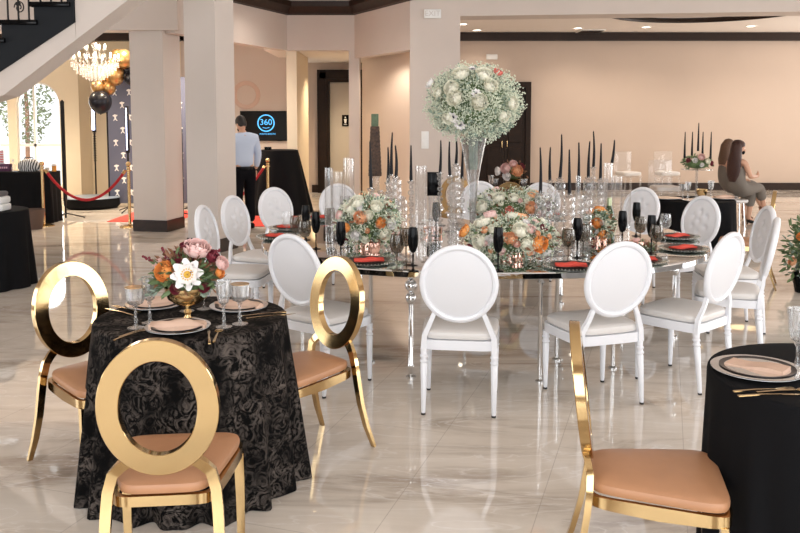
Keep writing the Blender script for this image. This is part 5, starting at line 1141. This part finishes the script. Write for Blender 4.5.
# man standing with his back to the camera, head bent
ym = 12.3; mx_ = Xat(243.5,ym,1.0)
man = thing('person', 'person in light blue shirt and black trousers standing beside the pillar, head bent', 'person', (mx_,ym,0.010), math.radians(32)); man.scale = (.92,.92,.985)
V = [((0,0,.93),(.15,.105)),((0,0,1.08),(.135,.10)),((0,.01,1.25),(.165,.11)),((0,.0,1.38),(.15,.09)),((0,.02,1.46),(.06,.06)),((0,.05,1.53),(.05,.055)),
     ((-.19,0,1.385),(.062,.062)),((-.24,.0,1.12),(.045,.045)),((-.22,.10,.92),(.034,.034)),((.19,0,1.385),(.062,.062)),((.245,.0,1.12),(.045,.045)),((.24,.07,.90),(.034,.034)),
     ((-.095,0,.84),(.092,.092)),((-.10,.01,.48),(.062,.062)),((-.11,-.01,.10),(.045,.045)),((-.115,.14,.035),(.042,.030)),((.095,0,.84),(.092,.092)),((.10,.01,.48),(.062,.062)),((.11,-.01,.10),(.045,.045)),((.115,.14,.035),(.042,.030))]
E = [(0,1),(1,2),(2,3),(3,4),(4,5),(3,6),(6,7),(7,8),(3,9),(9,10),(10,11),(0,12),(12,13),(13,14),(14,15),(0,16),(16,17),(17,18),(18,19)]
skin('body','skin',V,E,0,man)
g_ = 1.17
skin('shirt','shirt',[((0,0,.90),(.185,.14)),((0,0,1.08),(.175,.13)),((0,.01,1.25),(.198,.138)),((0,0,1.385),(.178,.112)),((0,.02,1.475),(.072,.075)),((-.20,0,1.385),(.085,.085)),((-.252,.0,1.12),(.066,.066)),((-.225,.09,.945),(.048,.048)),((.20,0,1.385),(.085,.085)),((.257,.0,1.12),(.066,.066)),((.243,.06,.93),(.048,.048))],[(0,1),(1,2),(2,3),(3,4),(3,5),(5,6),(6,7),(3,8),(8,9),(9,10)],0,man)
tr = skin('trousers','trouser',[((0,0,.92),(.188,.138)),((-.10,0,.82),(.125,.125)),((-.105,.01,.48),(.09,.09)),((-.112,-.005,.09),(.078,.078)),((.10,0,.82),(.125,.125)),((.105,.01,.48),(.09,.09)),((.112,-.005,.09),(.078,.078)),((0,0,1.0),(.182,.13))],[(7,0),(0,1),(1,2),(2,3),(0,4),(4,5),(5,6)],0,man)
MB().lathe([(.80,.90),(.98,.905),(1.0,.93),(.98,.955),(.80,.96)],28,T=Matrix.Diagonal((.185,.14,1,1))).build('belt','blackgloss',man)
for s_ in (-1,1): MB().rbox(s_*.113-.045,s_*.113+.045,-.08,.20,0,.085,.03,3).build('shoe','blackgloss',man)
head(None, man, (0,.085,1.60), 1, .15, -.65, 'hairdark', mask=True)
hand(man,(.24,.075,.885),(0,.15,-1),(-1,.2,0)); hand(man,(-.222,.105,.91),(.1,.3,-1),(1,.2,0))
# two seated women
def woman(px, y, rz, lb, jump, hairm, hl, dark):
    t = thing('person', lb, 'person', (Xat(px,y,.6),y,0), rz)
    # faces +Y of its own frame, seated: seat 0.46
    V = [((0,0,.55),(.165,.13)),((0,-.01,.70),(.125,.10)),((0,.0,.88),(.15,.105)),((0,0,1.0),(.125,.075)),((0,.015,1.07),(.045,.045)),((0,.03,1.13),(.042,.042)),
         ((-.155,0,1.0),(.048,.048)),((-.19,.06,.78),(.038,.038)),((-.12,.28,.72),(.028,.028)),((.155,0,1.0),(.048,.048)),((.20,.07,.78),(.038,.038)),((.13,.30,.78),(.028,.028)),
         ((-.09,.10,.54),(.09,.085)),((-.07,.46,.53),(.062,.062)),((-.10,.42,.10),(.036,.036)),((-.10,.54,.045),(.032,.022)),((.09,.10,.55),(.09,.085)),((.04,.48,.60),(.062,.062)),((.0,.66,.26),(.036,.036)),((.0,.78,.20),(.032,.022))]
    E = [(0,1),(1,2),(2,3),(3,4),(4,5),(3,6),(6,7),(7,8),(3,9),(9,10),(10,11),(0,12),(12,13),(13,14),(14,15),(0,16),(16,17),(17,18),(18,19)]
    skin('body','skin',V,E,0,t)
    skin('jumpsuit',jump,[((0,0,.56),(.19,.155)),((0,-.01,.70),(.145,.12)),((0,.0,.88),(.168,.122)),((0,0,.965),(.135,.09)),((-.09,.10,.55),(.11,.105)),((-.07,.46,.54),(.088,.085)),((-.10,.43,.26),(.075,.075)),((.09,.10,.56),(.11,.105)),((.04,.48,.61),(.088,.085)),((.01,.60,.38),(.078,.078))],[(0,1),(1,2),(2,3),(0,4),(4,5),(5,6),(0,7),(7,8),(8,9)],0,t)
    for p0, p1 in (((-.10,.42,.035),(-.10,.60,.02)),((.0,.66,.19),(.0,.84,.17))):
        sh = MB(); a = Vector(p0); b = Vector(p1); d = (b-a).normalized(); sh.tube([a+Vector((0,0,.03)),(a+b)/2+Vector((0,0,.01)),b+Vector((0,0,.005))],[.034,.036,.02],10); sh.tube([a+Vector((0,0,.02)),a+Vector((0,-.01,-.03))],.008,6); sh.build('shoe','iron' if dark else 'leafbrown',t)
    head(None,t,(0,.025,1.215),1,(-.55 if dark else .5),-.15,hairm,1,mask=dark)
    h = MB(); R = []; n = 20
    for z, w_, d_, oy in ((1.315,.05,.05,.0),(1.25,.085,.085,-.015),(1.14,.095,.085,-.03),(1.02,.125,.075,-.05),(.90,.13,.06,-.07),(.80,.115,.045,-.085),(.70,.06,.02,-.09)):
        R.append([(w_*(1+.06*math.sin(i*5))*math.cos(2*PI*i/n), oy+d_*math.sin(2*PI*i/n), z) for i in range(n)])
    if hl > .8: R = R[:4]+[[(p[0]*.6,p[1],.93) for p in R[4]]]
    h.rings(R).build('long_hair',hairm,t,60)
    hand(t,(-.12,.28,.72),(.4,1,-.1),(0,0,-1),.9); hand(t,(.13,.30,.78),(-.3,.9,.5),(-1,0,0),.9)
    return t
M['hair2'] = mat('brown_hair',(.12,.06,.032),.45,bump=.5,bscale=60)
wa = woman(736, 12.6, math.radians(-62), 'seated person with long dark auburn hair and black mask in a grey jumpsuit', 'jumpsuit', 'hair', .66, True)
wb = woman(726, 13.25, math.radians(-75), 'seated person with brown hair behind the one with auburn hair', 'jumpsuit', 'hair2', .95, False)
def bench(x, y, lb):
    t = thing('stool', lb, 'stool', (x,y,0)); MB().lathe([(.001,.38),(.17,.38),(.185,.40),(.18,.425),(.001,.43)],24).build('seat','vinyl',t)
    for k in range(4): a = PI/4+k*PI/2; MB().tube([(.13*math.cos(a),.13*math.sin(a),.379),(.16*math.cos(a),.16*math.sin(a),.001)],.012,8).build('leg','chrome',t)
bench(wa.location.x-.0, wa.location.y, 'white stool under the seated person with auburn hair'); bench(wb.location.x, wb.location.y, 'white stool under the seated person with brown hair')
# ------------------------------------------------------------------ drop the models everything was copied from
def drop(o):
    for c in list(o.children): drop(c)
    bpy.data.objects.remove(o)
for o in SPARE: drop(o)
bpy.context.view_layer.update()
